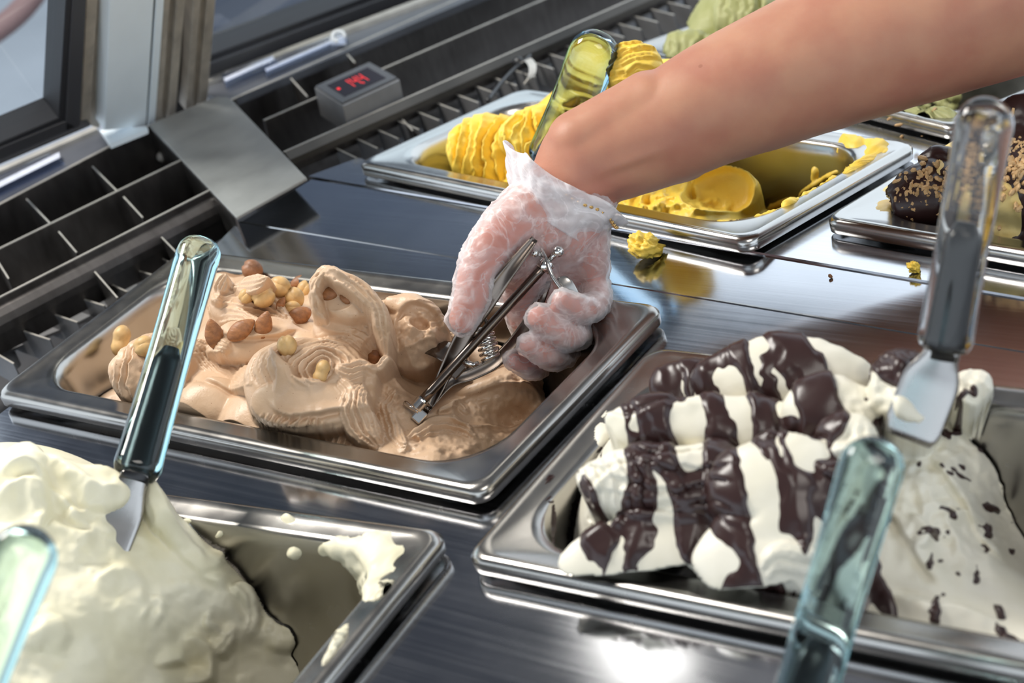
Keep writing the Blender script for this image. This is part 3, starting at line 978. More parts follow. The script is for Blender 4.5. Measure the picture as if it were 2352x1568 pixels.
def ice(name, col, dark, rough=0.42, speck=None, scale=90, bump=0.25, sss=0.0):
    m, nt, b = mat_new(name)
    tc = nt.nodes.new('ShaderNodeTexCoord')
    n = nt.nodes.new('ShaderNodeTexNoise'); n.inputs['Scale'].default_value = scale; n.inputs['Detail'].default_value = 6
    nt.links.new(tc.outputs['Object'], n.inputs[0])
    mx = nt.nodes.new('ShaderNodeMix'); mx.data_type = 'RGBA'
    r = nt.nodes.new('ShaderNodeMapRange'); r.inputs[1].default_value = 0.35; r.inputs[2].default_value = 0.65
    nt.links.new(n.outputs[0], r.inputs[0]); nt.links.new(r.outputs[0], mx.inputs[0])
    mx.inputs[6].default_value = (*dark, 1); mx.inputs[7].default_value = (*col, 1)
    out = mx.outputs[2]
    if speck:
        v = nt.nodes.new('ShaderNodeTexVoronoi'); v.inputs['Scale'].default_value = speck[1]
        nt.links.new(tc.outputs['Object'], v.inputs[0])
        lt = nt.nodes.new('ShaderNodeMath'); lt.operation = 'LESS_THAN'; lt.inputs[1].default_value = speck[2]
        nt.links.new(v.outputs['Distance'], lt.inputs[0])
        m2 = nt.nodes.new('ShaderNodeMix'); m2.data_type = 'RGBA'
        nt.links.new(lt.outputs[0], m2.inputs[0]); nt.links.new(out, m2.inputs[6]); m2.inputs[7].default_value = (*speck[0], 1)
        out = m2.outputs[2]
    nt.links.new(out, b.inputs['Base Color'])
    b.inputs['Roughness'].default_value = rough
    b.inputs['Specular IOR Level'].default_value = 0.4
    if sss:
        b.inputs['Subsurface Weight'].default_value = sss
        b.inputs['Subsurface Radius'].default_value = (1.0, 0.7, 0.45)
        b.inputs['Subsurface Scale'].default_value = 0.004
    n2 = nt.nodes.new('ShaderNodeTexNoise'); n2.inputs['Scale'].default_value = 900; n2.inputs['Detail'].default_value = 4
    nt.links.new(tc.outputs['Object'], n2.inputs[0])
    bp = nt.nodes.new('ShaderNodeBump'); bp.inputs['Strength'].default_value = bump; bp.inputs['Distance'].default_value = 0.0005
    nt.links.new(n2.outputs[0], bp.inputs['Height']); nt.links.new(bp.outputs[0], b.inputs['Normal'])
    return m


# ---- tan gelato
MS['tan'] = ice('nut_gelato', (0.63, 0.45, 0.305), (0.57, 0.39, 0.25), 0.40, ((0.22, 0.10, 0.045), 330, 0.065))
T = Relief('tan', (60, 520, 1480, 1120), [
    (235, 880, -.050), (250, 930, -.035), (330, 960, -.022), (440, 975, -.012), (560, 990, -.008), (610, 990, -.006), (700, 1015, -.014), (800, 1040, -.016), (900, 1055, -.014),
    (1000, 1060, -.014), (1070, 1050, -.024), (1125, 1045, -.050), (180, 830, -.06), (260, 760, -.045), (360, 690, -.03), (440, 660, -.014), (500, 650, -.004), (600, 640, -.004), (700, 650, -.006), (760, 680, .004),
    (860, 670, -.020), (900, 700, -.006), (1010, 700, -.03), (560, 760, .004), (640, 760, .008), (720, 800, .008), (840, 850, .0), (900, 880, -.006),
    (960, 850, -.030), (1000, 870, -.036), (1045, 850, -.036), (970, 900, -.028), (930, 950, -.014), (1020, 960, -.024),
    (1060, 900, -.026), (1110, 890, -.022), (1170, 860, -.018), (1225, 870, -.018), (1255, 900, -.024), (1090, 830, -.03), (1140, 830, -.024), (1200, 820, -.03),
    (1080, 950, -.030), (1140, 930, -.030), (1200, 900, -.026), (1180, 965, -.030), (1120, 1000, -.032), (1235, 930, -.028),
    (1290, 880, -.090), (1330, 840, -.095), (1420, 780, -.10), (1380, 700, -.10), (1260, 740, -.09), (1120, 680, -.09), (1050, 660, -.08), (1180, 760, -.06), (1250, 830, -.06),
    (1250, 985, -.095), (1210, 1010, -.09), (1170, 1020, -.08), (1330, 900, -.10), (60, 900, -.09), (200, 720, -.09), (400, 600, -.08), (560, 590, -.07), (720, 580, -.06), (900, 600, -.08), (1000, 620, -.09)], res=0.00048, power=4.0)
# big masses
T.lobe(352, 832, .010, 122, 92, 62, rot=8, k=.003)
T.lobe(492, 925, .000, 100, 72, 46, rot=-6, k=.002)
T.lobe(575, 690, .020, 105, 72, 60, k=.004)
T.lobe(800, 735, .030, 84, 118, 80, rot=8, k=.004)
T.lobe(750, 662, .046, 46, 58, 54, rot=-20, k=.008)
T.lobe(806, 680, .044, 76, 50, 50, rot=-24, k=.008)
T.lobe(705, 868, .022, 150, 118, 92, rot=-6, k=.0025)
T.lobe(955, 752, .010, 78, 84, 62, rough=7, k=.002)
T.lobe(948, 695, .020, 70, 26, 24, rot=-10, k=.002)
T.lobe(600, 775, .014, 120, 60, 30, rot=-4, k=.010)
# left lobe: upright layers
T.layers(470, 850, 0, 0, 27, 10, 'radial', mask=(325, 835, 122, 95, 8), ell=(1, .55), wav=.7)
T.layers(420, 780, 0, 0, 13, 4, 'radial', mask=(420, 790, 90, 45, -10), ell=(.5, 1.2), wav=.6)
# ribbons between the lobes
T.ribbon([(440, 790), (490, 830), (540, 862), (578, 880)], [26, 40, 40, 22], 16, ridges=7, ramp=6)
T.groove([(420, 868), (480, 880), (540, 890), (575, 886)], 6, 14)
T.ribbon([(478, 800), (500, 790), (530, 800)], [18, 22, 14], 9, ridges=4, ramp=4)
# central dollop: nested arcs over its shoulder, smooth belly below a tongue
T.layers(742, 842, 0, 0, 16, 9, 'radial', mask=(690, 822, 135, 84, 15), ell=(1, 1.25), wav=.45, soft=.35)
T.layers(742, 842, 0, 0, 15, 6, 'radial', mask=(800, 800, 110, 60, 30), ell=(1, 1.25), wav=.45, soft=.4)
T.lobe(712, 930, None, 128, 58, 26, rot=-4, k=.003)
T.fold([(632, 800), (645, 840), (672, 865), (720, 868), (760, 880)], 26, 17, side=-1, sharp=.2)
T.ribbon([(626, 796), (640, 826), (655, 860), (640, 900)], [4, 10, 20, 20], 10, k=.0015, taper=.3)
T.fold([(612, 912), (650, 948), (710, 956), (770, 948), (830, 930)], 18, 12, side=1, sharp=.15)
T.fold([(590, 945), (640, 975), (720, 985), (800, 968)], 16, 7, side=1, sharp=.15)
T.dig(724, 838, 16, 10, 14)
T.dig(745, 846, 20, 16, 14)
T.ribbon([(772, 842), (806, 858), (836, 850), (866, 872)], [8, 22, 24, 8], 16, ridges=4, ramp=6, k=.001)
T.ribbon([(780, 870), (800, 900), (798, 925)], [18, 20, 5], 10, ridges=3, ramp=4, k=.001)
# back left ribbons and peaks
T.layers(560, 760, 0, 0, 19, 7, 'radial', mask=(565, 668, 100, 60, 0), ell=(.6, 1.3), wav=.8)
T.ribbon([(478, 708), (545, 692), (610, 706), (672, 740)], [26, 36, 32, 10], 18, ridges=5, ramp=8)
T.ribbon([(486, 745), (540, 728), (600, 735)], [14, 24, 10], 10, ridges=3, ramp=6)
T.ribbon([(508, 668, .028), (514, 640, .034), (524, 622, .038)], [22, 18, 8], 12, ridges=4, ramp=5)
T.ribbon([(545, 655, .030), (590, 645, .036), (622, 636, .038)], [22, 26, 8], 14, ridges=4, ramp=5)
T.ribbon([(488, 650), (500, 680), (520, 690)], [14, 18, 14], 9, ridges=4, ramp=5)
T.fold([(500, 760), (560, 772), (640, 770), (690, 752)], 26, 9, side=1)
# right back mass with its S shaped folds
T.ribbon([(724, 676, .050), (728, 644, .056), (744, 624, .060), (772, 634, .058), (805, 652, .052)], [16, 22, 18, 20, 10], 12, ridges=5, ramp=5)
T.fold([(748, 624), (795, 646), (846, 690), (872, 760)], 40, 16, side=1, sharp=.2, taper=.1)
T.fold([(742, 620), (790, 640), (836, 668), (862, 700), (866, 760), (878, 806), (892, 840)], 34, 20, side=-1, sharp=.2, taper=.12)
T.ribbon([(850, 690), (866, 730), (872, 780), (892, 838)], [14, 20, 22, 10], 10, ridges=4, ramp=6)
T.fold([(724, 655), (732, 700), (760, 730), (810, 738), (850, 724)], 30, 13, side=1, sharp=.25)
T.fold([(716, 668), (720, 715), (748, 752), (800, 764), (846, 750)], 24, 8, side=1, sharp=.25)
T.fold([(706, 690), (712, 740), (740, 775), (790, 790), (840, 776)], 24, 6, side=1, sharp=.3)
T.dig(772, 684, 44, 26, 14, rot=-10)
T.ribbon([(733, 628, .060), (775, 632, .060), (826, 658, .054), (866, 702, .044), (878, 762, .030), (888, 822, .012)], [12, 20, 22, 22, 20, 10], 18, ridges=4, ramp=6, taper=.1)
T.ribbon([(738, 630, .060), (722, 662, .054), (730, 704, .044), (752, 732, .036)], [8, 14, 16, 8], 14, ridges=3, ramp=5)
T.ribbon([(728, 700), (720, 676), (736, 700), (756, 726)], [4, 8, 8, 3], 9, k=.001)
T.dig(856, 812, 26, 32, 20, rot=-30)
T.ribbon([(838, 842), (866, 846), (900, 838), (915, 850)], [6, 12, 12, 5], 10, ridges=3, ramp=4, k=.001)
# broken block beside the scoop
T.rough(965, 770, 84, 80, 17, 120)
T.dig(966, 738, 22, 15, 34, rot=-15, rough=5)
T.dig(1025, 800, 20, 42, 26, rot=10)
T.fold([(888, 700), (930, 705), (985, 700), (1018, 735), (1030, 790)], 22, 12, side=1, sharp=.2)
T.layers(985, 640, 0, 0, 15, 5, 'radial', mask=(1000, 705, 45, 40, 0), wav=.6)
# cavity left by the scoop, its two cut faces
T.dig(975, 855, 66, 52, 24, rot=25, p=3, edge=5)
T.fold([(1005, 820), (1060, 868), (1100, 905)], 30, 12, side=1, sharp=.15)
# ragged front
T.ribbon([(826, 880), (812, 930), (830, 985), (872, 1030)], [22, 30, 36, 22], 18, ridges=6, ramp=8)
T.ribbon([(905, 905), (880, 945), (900, 1000), (930, 1040)], [16, 30, 32, 16], 16, ridges=5, ramp=8)
T.rough(890, 925, 70, 60, 13, 150)
T.ribbon([(940, 1010), (1000, 985), (1050, 978), (1095, 1005)], [16, 24, 22, 8], 18, ridges=3, ramp=6)
T.ribbon([(1010, 950), (1050, 930), (1078, 950)], [8, 16, 8], 16, ridges=2, ramp=5)
T.rough(1010, 1020, 120, 50, 11, 170)
T.layers(690, 900, 0, 0, 17, 10, 'linear', rot=-12, mask=(690, 1005, 140, 32, -12), wav=.5)
# scooped plain: trough, its rim, the piece behind
T.dig(1145, 935, 98, 44, 16, rot=16, p=2.6, edge=9)
T.ribbon([(1048, 905), (1095, 892), (1145, 872), (1195, 852), (1228, 862), (1252, 895)], [8, 14, 13, 13, 13, 6], 12, k=.0012, taper=.1)
T.ribbon([(1084, 872), (1130, 850), (1184, 830)], [20, 30, 12], 14, ridges=4, ramp=6)
T.rough(1150, 945, 95, 55, 5, 260)
T.rough(1200, 870, 90, 60, 5, 200)
T.rough(1160, 1000, 110, 40, 7, 200)
T.all(1.1, 90)
tan = T.build('gelato', MS['tan'], 'nut brown gelato in swirled folds topped with whole nuts', 'gelato')
# ---- white gelato striped with chocolate
MS['cream'] = ice('fior_di_latte', (0.83, 0.80, 0.69), (0.78, 0.745, 0.61), 0.42, scale=45, bump=0.2)
MS['sauce'] = pbr('dark_chocolate_sauce', (0.036, 0.017, 0.016), 0.30, spec=0.45, bump=((120, 120, 120), 0.2, 0.001))
W = Relief('choc', (1130, 740, 2420, 1500), [
    (1180, 1190, -.090), (1240, 1120, -.085), (1330, 1000, -.080), (1430, 890, -.080), (1560, 820, -.07), (1240, 1260, -.08),
    (1330, 1290, -.030), (1420, 1320, -.018), (1560, 1345, -.014), (1700, 1365, -.014), (1850, 1390, -.016), (2000, 1420, -.020), (2150, 1450, -.022), (2352, 1480, -.030), (2420, 1500, -.03),
    (1400, 1150, .0), (1500, 1080, .010), (1600, 1000, .016), (1700, 930, .018), (1800, 900, .014), (1900, 950, .012), (1700, 1100, .016), (1850, 1120, .012), (1800, 1250, .0), (1600, 1220, .004),
    (1700, 810, -.05), (1850, 790, -.05), (2000, 820, -.05), (2000, 1000, .006), (2050, 900, -.006), (2150, 900, -.02), (2100, 1000, .0), (2200, 960, -.008), (2150, 1100, -.006), (2280, 1050, -.02),
    (2330, 1000, -.03), (2380, 1080, -.06), (2340, 1180, -.07), (2300, 1120, -.03), (2200, 1200, -.014), (2100, 1250, -.010), (2250, 1290, -.030), (2320, 1250, -.065), (2390, 1240, -.075), (2300, 1380, -.03), (2150, 1380, -.018), (2000, 1300, -.008), (2390, 1390, -.05), (2420, 1300, -.08), (2340, 920, -.06), (2260, 900, -.04)],
    res=0.0007, power=4.0, seed=3.0, smooth_r=.012, melt=6)
W.lobe(1800, 845, .036, 215, 95, 64, rot=-2, k=.006)          # top roll
W.lobe(1640, 895, .028, 160, 80, 50, rot=-20, k=.006)
W.lobe(1660, 975, .034, 280, 88, 60, rot=-8, k=.004)          # second roll
W.lobe(1905, 930, .038, 110, 90, 64, rot=-10, k=.005)
W.lobe(1590, 1100, .030, 275, 100, 66, rot=-7, k=.004)         # third roll
W.lobe(1790, 1100, .034, 150, 120, 60, rot=5, k=.006)
W.lobe(1570, 1250, .010, 285, 110, 60, rot=4, k=.004)          # base roll
W.lobe(1790, 1250, .016, 190, 120, 60, rot=8, k=.008)
W.lobe(1950, 1010, .036, 70, 80, 60, k=.003)
W.lobe(2080, 880, .044, 75, 95, 70, rot=10, k=.003)            # dark dome behind the spatula
W.lobe(2230, 880, .018, 60, 50, 40, k=.003)
W.layers(1800, 780, 0, 0, 40, 7, 'radial', mask=(1500, 1080, 200, 110, -8), wav=.5, ell=(.5, 1))
W.layers(1380, 1100, 0, 0, 26, 7, 'linear', rot=20, mask=(1400, 1120, 110, 90, 0), wav=.5)
W.fold([(1400, 1010), (1440, 960), (1540, 925), (1640, 915)], 34, 10, side=-1)
W.fold([(1350, 1140), (1400, 1080), (1500, 1050), (1640, 1040)], 34, 12, side=-1)
W.fold([(1310, 1270), (1400, 1200), (1500, 1170), (1640, 1170), (1720, 1180)], 34, 10, side=-1)
W.groove([(1480, 1000), (1600, 1015), (1720, 1010), (1840, 1000)], 14, 16)
W.groove([(1420, 1170), (1540, 1165), (1660, 1175), (1760, 1180)], 12, 14)
W.ribbon([(1905, 1030), (1940, 1035), (1985, 1028), (2010, 1010)], [8, 20, 22, 8], 22, ridges=3, ramp=4, k=.001)
W.ribbon([(1890, 1078), (1930, 1086), (1985, 1080)], [6, 20, 12], 20, ridges=3, ramp=4, k=.001)
W.ribbon([(1750, 1300), (1790, 1265), (1850, 1275), (1890, 1290)], [10, 24, 24, 10], 20, ridges=3, ramp=4, k=.001)
W.ribbon([(1760, 1330), (1785, 1300), (1830, 1310), (1870, 1330)], [8, 16, 16, 8], 14, ridges=3, ramp=4, k=.001)
W.rough(2150, 1100, 260, 330, 15, 75, soft=.4)
W.rough(2150, 1050, 240, 320, 8, 180, soft=.4)
W.ribbon([(2020, 970), (2060, 930), (2110, 960), (2150, 900)], [16, 26, 24, 10], 20, k=.001)
W.ribbon([(2180, 900), (2230, 920), (2290, 930), (2340, 900)], [10, 26, 24, 14], 20, ridges=3, ramp=4, k=.001)
W.fold([(2120, 1040), (2170, 1090), (2220, 1160), (2260, 1250), (2310, 1290)], 40, 18, side=1)
W.fold([(1990, 1130), (2060, 1200), (2110, 1290), (2160, 1350)], 50, 14, side=1)
W.ribbon([(2090, 1180), (2110, 1220), (2100, 1250)], [10, 22, 12], 14, k=.001)
W.fold([(2020, 1360), (2120, 1380), (2220, 1400), (2320, 1440)], 40, 14, side=-1)
W.all(1.0, 80)
wob = W.build('gelato', MS['cream'], 'white gelato in stacked rolls under dark chocolate stripes', 'gelato')
# sauce: runs down the rolls in stripes, thick on the shoulders
m_ = W.mp
cW = lambda px, py: W.hit(px, py)
def gauss(px, py, rx, ry, rot=0):
    c = W.loc(W.at(px, py, 0.02)); t = math.radians(rot); dx, dy = W.X - c[0], W.Y - c[1]
    u = (dx * math.cos(t) + dy * math.sin(t)) / (rx * m_); v = (-dx * math.sin(t) + dy * math.cos(t)) / (ry * m_)
    return np.exp(-(u * u + v * v))
xx = W.X + 0.12 * W.Y + 0.004 * W.n1
vv = lambda f, g_, o_: perlin(np.stack([xx * f, W.Y * g_, np.full_like(W.X, o_)], -1))
st = vv(88, 12, 2.2) + 0.55 * vv(170, 18, 7.7)
low = fbm(np.stack([W.X * 22, W.Y * 22, np.full_like(W.X, 4.4)], -1), 2)
t = 0.26 + 2.1 * st + 0.35 * low
for a in ((1500, 950, 90, 50, 1.3), (1640, 860, 110, 50, 1.2), (1800, 800, 60, 30, .8), (1905, 935, 70, 60, 1.5), (1960, 990, 50, 50, 1.5), (2085, 870, 70, 80, 4.0), (1850, 1010, 80, 40, .9), (1890, 1130, 50, 60, 1.4), (1700, 1320, 40, 50, 1.2), (1390, 1230, 50, 40, 1.2),
          (1560, 1230, 30, 80, 1.2), (1650, 1100, 60, 90, .9), (1480, 1060, 50, 50, .8),
          (1385, 1090, 50, 60, -1.4), (1905, 810, 60, 40, -2.2), (1470, 1290, 60, 50, -1.2), (1630, 1290, 50, 70, -1.6), (1420, 940, 34, 60, -2.0), (1800, 1290, 80, 50, -2.0), (1640, 780, 60, 30, -2.0), (1600, 1030, 26, 110, -1.5), (1940, 1060, 60, 50, -3), (1755, 1150, 34, 90, -1.2), (1760, 830, 30, 40, -.9), (1845, 900, 24, 50, -1.1), (1700, 920, 20, 60, -1.0)):
    t += a[4] * gauss(*a[:4])
c0 = W.loc(W.at(1990, 1100, 0.01))
right = sstep(-0.006, 0.016, (W.X - c0[0]) + 0.25 * (W.Y - c0[1]))
dome = np.clip(2.2 * gauss(2085, 860, 85, 100), 0, 1)
t = t - 6 * right * (1 - dome)
ch = perlin(np.stack([W.X * 120, W.Y * 100, np.full_like(W.X, 12.2)], -1)) + 0.35 * perlin(np.stack([W.X * 330, W.Y * 330, np.full_like(W.X, 1.2)], -1))
t = np.maximum(t, np.where(right > 0.3, 3.5 * (ch - 0.42), -9))
W.coat('chocolate_sauce', MS['sauce'], np.clip(t, -.4, .9), 0.0020, wob, 'glossy dark brown chocolate sauce')

# ---- plain white gelato, front left
MS['milk'] = ice('cream_gelato', (0.86, 0.82, 0.64), (0.81, 0.76, 0.54), 0.45, scale=30, bump=0.15)
Q = Relief('white', (-160, 960, 1010, 1700), [
    (-160, 1010, -.05), (-80, 990, -.05), (0, 975, -.05), (70, 970, -.05), (140, 1010, -.05), (220, 1040, -.05), (300, 1065, -.05), (370, 1075, -.05), (-120, 1090, .04), (0, 1060, .05), (60, 1050, .055), (150, 1090, .05), (230, 1110, .042), (330, 1140, .03), (360, 1140, .024), (390, 1190, .008), (-60, 1200, .05), (60, 1200, .05), (180, 1200, .04),
    (300, 1250, .022), (420, 1260, .004), (470, 1275, -.010), (510, 1240, .0), (520, 1300, -.008), (540, 1340, -.016), (575, 1390, -.030), (585, 1440, -.040), (560, 1500, -.050), (470, 1520, -.055), (440, 1568, -.05),
    (300, 1400, .010), (400, 1350, .0), (450, 1420, -.014), (350, 1500, -.016), (250, 1550, -.01), (150, 1400, .03), (80, 1500, .02), (0, 1400, .04), (100, 1600, .01), (0, 1600, .01), (-100, 1500, .02), (380, 1600, -.03), (300, 1660, -.02),
    (420, 1180, -.06), (480, 1180, -.07), (560, 1220, -.09), (600, 1320, -.1), (700, 1300, -.1), (800, 1400, -.1), (880, 1300, -.1), (650, 1360, -.095),
    (620, 1470, -.066), (660, 1430, -.064), (700, 1480, -.068), (730, 1520, -.070), (600, 1545, -.075), (690, 1560, -.078), (520, 1560, -.085), (560, 1600, -.09), (800, 1520, -.1), (700, 1620, -.1)],
    res=0.0008, power=4.0, seed=6.0, smooth_r=.013, melt=8)
Q.lobe(60, 1110, .058, 140, 80, 60, rot=10, k=.008)
Q.lobe(52, 1050, .066, 50, 52, 44, rot=20, k=.010)
Q.lobe(215, 1110, .048, 90, 56, 40, rot=-10, k=.008)
Q.lobe(350, 1150, .030, 30, 70, 40, rot=10, k=.006)
Q.lobe(640, 1440, -.052, 66, 56, 40, rot=-20, k=.003)
Q.fold([(0, 1090), (60, 1060), (100, 1100), (110, 1180), (80, 1250)], 44, 22, side=-1, sharp=.25)
Q.fold([(60, 1010), (130, 1050), (220, 1110), (280, 1120)], 40, 18, side=-1, sharp=.25)
Q.fold([(-20, 1140), (60, 1110), (150, 1150), (200, 1210)], 40, 18, side=-1, sharp=.25)
Q.fold([(110, 1190), (160, 1220), (230, 1230)], 40, 16, side=-1, sharp=.2)
Q.rough(220, 1230, 70, 130, 14, 90)
Q.rough(80, 1120, 200, 120, 8, 70)
Q.ribbon([(356, 1120), (370, 1190), (420, 1260), (465, 1290), (495, 1265), (512, 1236)], [20, 26, 30, 30, 24, 6], 14, k=.004)
Q.fold([(360, 1190), (420, 1280), (480, 1330), (520, 1360)], 60, 14, side=1, sharp=.3)
Q.fold([(210, 1350), (280, 1300), (330, 1340), (350, 1430)], 60, 14, side=-1, sharp=.3)
Q.ribbon([(330, 1430), (350, 1390), (370, 1400), (345, 1460)], [12, 20, 18, 14], 14, k=.002)
Q.ribbon([(530, 1350), (560, 1370), (580, 1430), (570, 1480)], [16, 30, 26, 16], 20, ridges=3, ramp=6)
Q.ribbon([(470, 1420), (510, 1460), (480, 1510)], [16, 36, 20], 20, ridges=3, ramp=5)
Q.ribbon([(360, 1520), (420, 1490), (460, 1530), (430, 1570)], [16, 34, 34, 20], 18, k=.002)
Q.ribbon([(60, 1480), (110, 1460), (140, 1500)], [20, 44, 20], 20, k=.003)
Q.rough(480, 1440, 130, 150, 15, 90)
Q.rough(660, 1460, 110, 90, 10, 120)
Q.rough(220, 1400, 400, 320, 11, 60, soft=.3)
Q.all(1.2, 60)
milk = Q.build('gelato', MS['milk'], 'plain white cream gelato heaped at the left of its half empty pan', 'gelato')


def wall_smear(key, ctr, name, mat, parent, thick=0.003, rng=None, seed=0.0, at_=at, amp=0.8, freq=70):
    """film of gelato left on the inside of a pan: the wall surface again, thickened where gelato sticks; ctr: (px,py,rx,ry,gain)"""
    o, R, L, S, D = PANS[key]
    prof = [(.0060, -.0010, .011), (.0130, -.0013, .030), (.0150, -.0017, .034), (.0166, -.0036, .0345), (.0176, -.0110, .034), (.0228, -D * .5, .032), (.0280, -D + .006, .030), (.0300, -D + .002, .029), (.0345, -D, .026)]
    pi = np.array(prof); tt = np.concatenate([[0], np.cumsum(np.hypot(np.diff(pi[:, 0]), np.diff(pi[:, 1])))])
    tq = np.linspace(0, tt[-1], int(tt[-1] / 0.0011)); fine = np.stack([np.interp(tq, tt, pi[:, k]) for k in range(3)], -1)
    rows = []
    for i, z, r in fine:
        p = rrect(L, S, i, r, 26); p = np.vstack([p, p[:1]])
        ar = np.concatenate([[0], np.cumsum(np.linalg.norm(np.diff(p, axis=0), axis=1))]); u = np.linspace(0, 1, 760) * ar[-1]
        rows.append(np.stack([np.interp(u, ar, p[:, 0]), np.interp(u, ar, p[:, 1]), np.full(760, z)], -1))
    G = np.array(rows) @ R.T + o
    n = np.cross(np.gradient(G, axis=0), np.gradient(G, axis=1)); n /= np.linalg.norm(n, axis=-1, keepdims=True) + 1e-12
    cen = R @ np.array([L / 2, S / 2, 0.02]) + o
    if np.sum(n * (cen - G), -1).mean() < 0: n = -n
    q = (G - CAM) @ RC.T; px = q[..., 0] / q[..., 2] * F_PX + 1176; py = q[..., 1] / q[..., 2] * F_PX + 784
    t = np.full(px.shape, -1.0)
    for c in ctr:
        a = math.radians(c[5]) if len(c) > 5 else 0; dx, dy = px - c[0], py - c[1]
        u = (dx * math.cos(a) + dy * math.sin(a)) / c[2]; v = (-dx * math.sin(a) + dy * math.cos(a)) / c[3]
        t = np.maximum(t, c[4] * (1 - u * u - v * v))
    facing = np.sum(n * (CAM - G), -1) > 0
    t = t + amp * (t > -0.9) * fbm(G * freq + seed, 3)
    t = np.where(facing, t, -1)
    H = G + n * (np.clip(t, -.3, 1) * thick + 0.0004 * fbm(G * 220 + seed, 3))[..., None]
    m, w, _ = G.shape; j = np.arange(m * w).reshape(m, w)
    F = np.stack([j[:-1, :-1], j[1:, :-1], j[1:, 1:], j[:-1, 1:]], -1)[np.maximum.reduce([t[:-1, :-1], t[1:, :-1], t[1:, 1:], t[:-1, 1:]]) > -0.12]
    lab = np.arange(m * w)                      # one part for every separate patch
    for _ in range(4000):
        mn = lab[F].min(1); new = lab.copy(); np.minimum.at(new, F.ravel(), np.repeat(mn, 4))
        new = new[new]
        if np.array_equal(new, lab): break
        lab = new
    fl = lab[F[:, 0]]
    for k, c in zip(*np.unique(fl, return_counts=True)):
        if c < 14: continue
        Fk = F[fl == k]; used = np.unique(Fk); rm = np.full(m * w, -1); rm[used] = np.arange(len(used))
        mk(name, H.reshape(-1, 3)[used] - np.array(parent.location), rm[Fk], mat, parent, smooth=True)


wall_smear('white', [(850, 1270, 66, 62, 1.2), (800, 1262, 70, 26, .9), (850, 1335, 26, 46, .9), (880, 1350, 20, 16, 1), (660, 1188, 16, 12, .8), (676, 1270, 18, 14, .7), (428, 1196, 14, 8, .8), (775, 1470, 6, 60, .7, 30), (505, 1226, 6, 7, .8)],
           'smear', MS['milk'], milk, 0.0035, seed=2.0)
wall_smear('choc', [(1575, 850, 12, 26, .8), (1600, 835, 30, 8, .6), (1385, 980, 20, 40, .6)], 'smear', MS['cream'], wob, 0.002, seed=4.0)
wall_smear('choc', [(1262, 1105, 3.2, 60, 1.1), (1270, 1200, 3.2, 60, 1.1), (1245, 1092, 22, 4, 1.0, 15)], 'sauce_drip', MS['sauce'], wob, 0.0016, seed=4.0, amp=0.2)

# ---- yellow gelato
MS['mango'] = ice('yellow_gelato', (0.93, 0.69, 0.12), (0.90, 0.60, 0.07), 0.45, scale=60, bump=0.3)
Y = Relief('yellow', (860, 60, 2130, 570), [
    (960, 340, -.06), (1010, 395, -.035), (1100, 415, -.020), (1200, 440, -.012), (1300, 460, -.010), (1400, 480, -.012), (1500, 495, -.012), (1600, 510, -.012), (1680, 510, -.018), (1740, 500, -.035),
    (1000, 300, -.05), (1100, 260, -.03), (1200, 240, -.01), (1280, 260, .01), (1400, 260, .02), (1500, 250, .015), (1350, 330, .008), (1200, 330, .0), (1450, 380, .0), (1600, 360, -.01), (1700, 350, -.03), (1650, 440, -.014), (1740, 420, -.04),
    (1790, 480, -.07), (1790, 400, -.09), (1900, 380, -.095), (2000, 340, -.095), (1850, 460, -.095), (1900, 300, -.095), (1750, 280, -.07), (1650, 230, -.05), (1550, 180, -.05), (1300, 180, -.05), (1180, 205, -.06), (1000, 260, -.08)],
    res=0.0007, power=4.0, frame='B', seed=9.0)
Y.lobe(1130, 330, .008, 128, 92, 70, rot=-14, k=.003)
Y.lobe(1250, 300, .020, 110, 80, 60, rot=-14, k=.003)
Y.lobe(1420, 230, .040, 150, 110, 80, rot=0, k=.004)
Y.lobe(1450, 140, .075, 66, 56, 44, k=.004)
Y.lobe(1340, 190, .055, 70, 80, 56, k=.004)
Y.lobe(1530, 190, .045, 80, 70, 50, k=.004)
Y.layers(1330, 520, 0, 0, 25, 17, 'radial', mask=(1140, 325, 150, 100, -14), ell=(1, .35), wav=.6, soft=.3)
Y.layers(1420, 500, 0, 0, 22, 14, 'radial', mask=(1255, 305, 90, 80, -10), ell=(1, .35), wav=.5, soft=.3)
Y.layers(1430, 90, 0, 0, 24, 9, 'radial', mask=(1440, 170, 160, 90, 0), ell=(.6, 1.2), wav=.5, soft=.3)
Y.layers(1450, 60, 0, 0, 24, 6, 'radial', mask=(1460, 140, 90, 60, 0), ell=(.8, 1.2), wav=.4)
Y.fold([(1290, 190), (1320, 150), (1380, 130)], 24, 10, side=-1)
Y.rough(1310, 210, 50, 50, 8, 120)
Y.rough(1540, 440, 210, 95, 24, 120)
Y.rough(1720, 440, 60, 90, 20, 150)
Y.lobe(1640, 440, None, 100, 60, 12, k=.003)
Y.dig(1650, 445, 76, 56, 26, rot=20, edge=12)
Y.groove([(1590, 400), (1585, 430), (1592, 460)], 6, 16)
Y.all(1.0, 70)
yel = Y.build('gelato', MS['mango'], 'bright yellow gelato in thin overlapping layers behind the arm', 'gelato')
wall_smear('yellow', [(1960, 320, 34, 26, .9), (2010, 335, 30, 22, 1.0), (1985, 370, 50, 8, .9, -30), (1880, 420, 60, 8, .8, -30), (1800, 465, 40, 9, .9, -25), (1870, 400, 8, 16, .6), (1925, 345, 5, 16, .6), (1700, 497, 70, 6, .9, -8)],
           'smear', MS['mango'], yel, 0.0030, seed=5.0, at_=atB, freq=110)

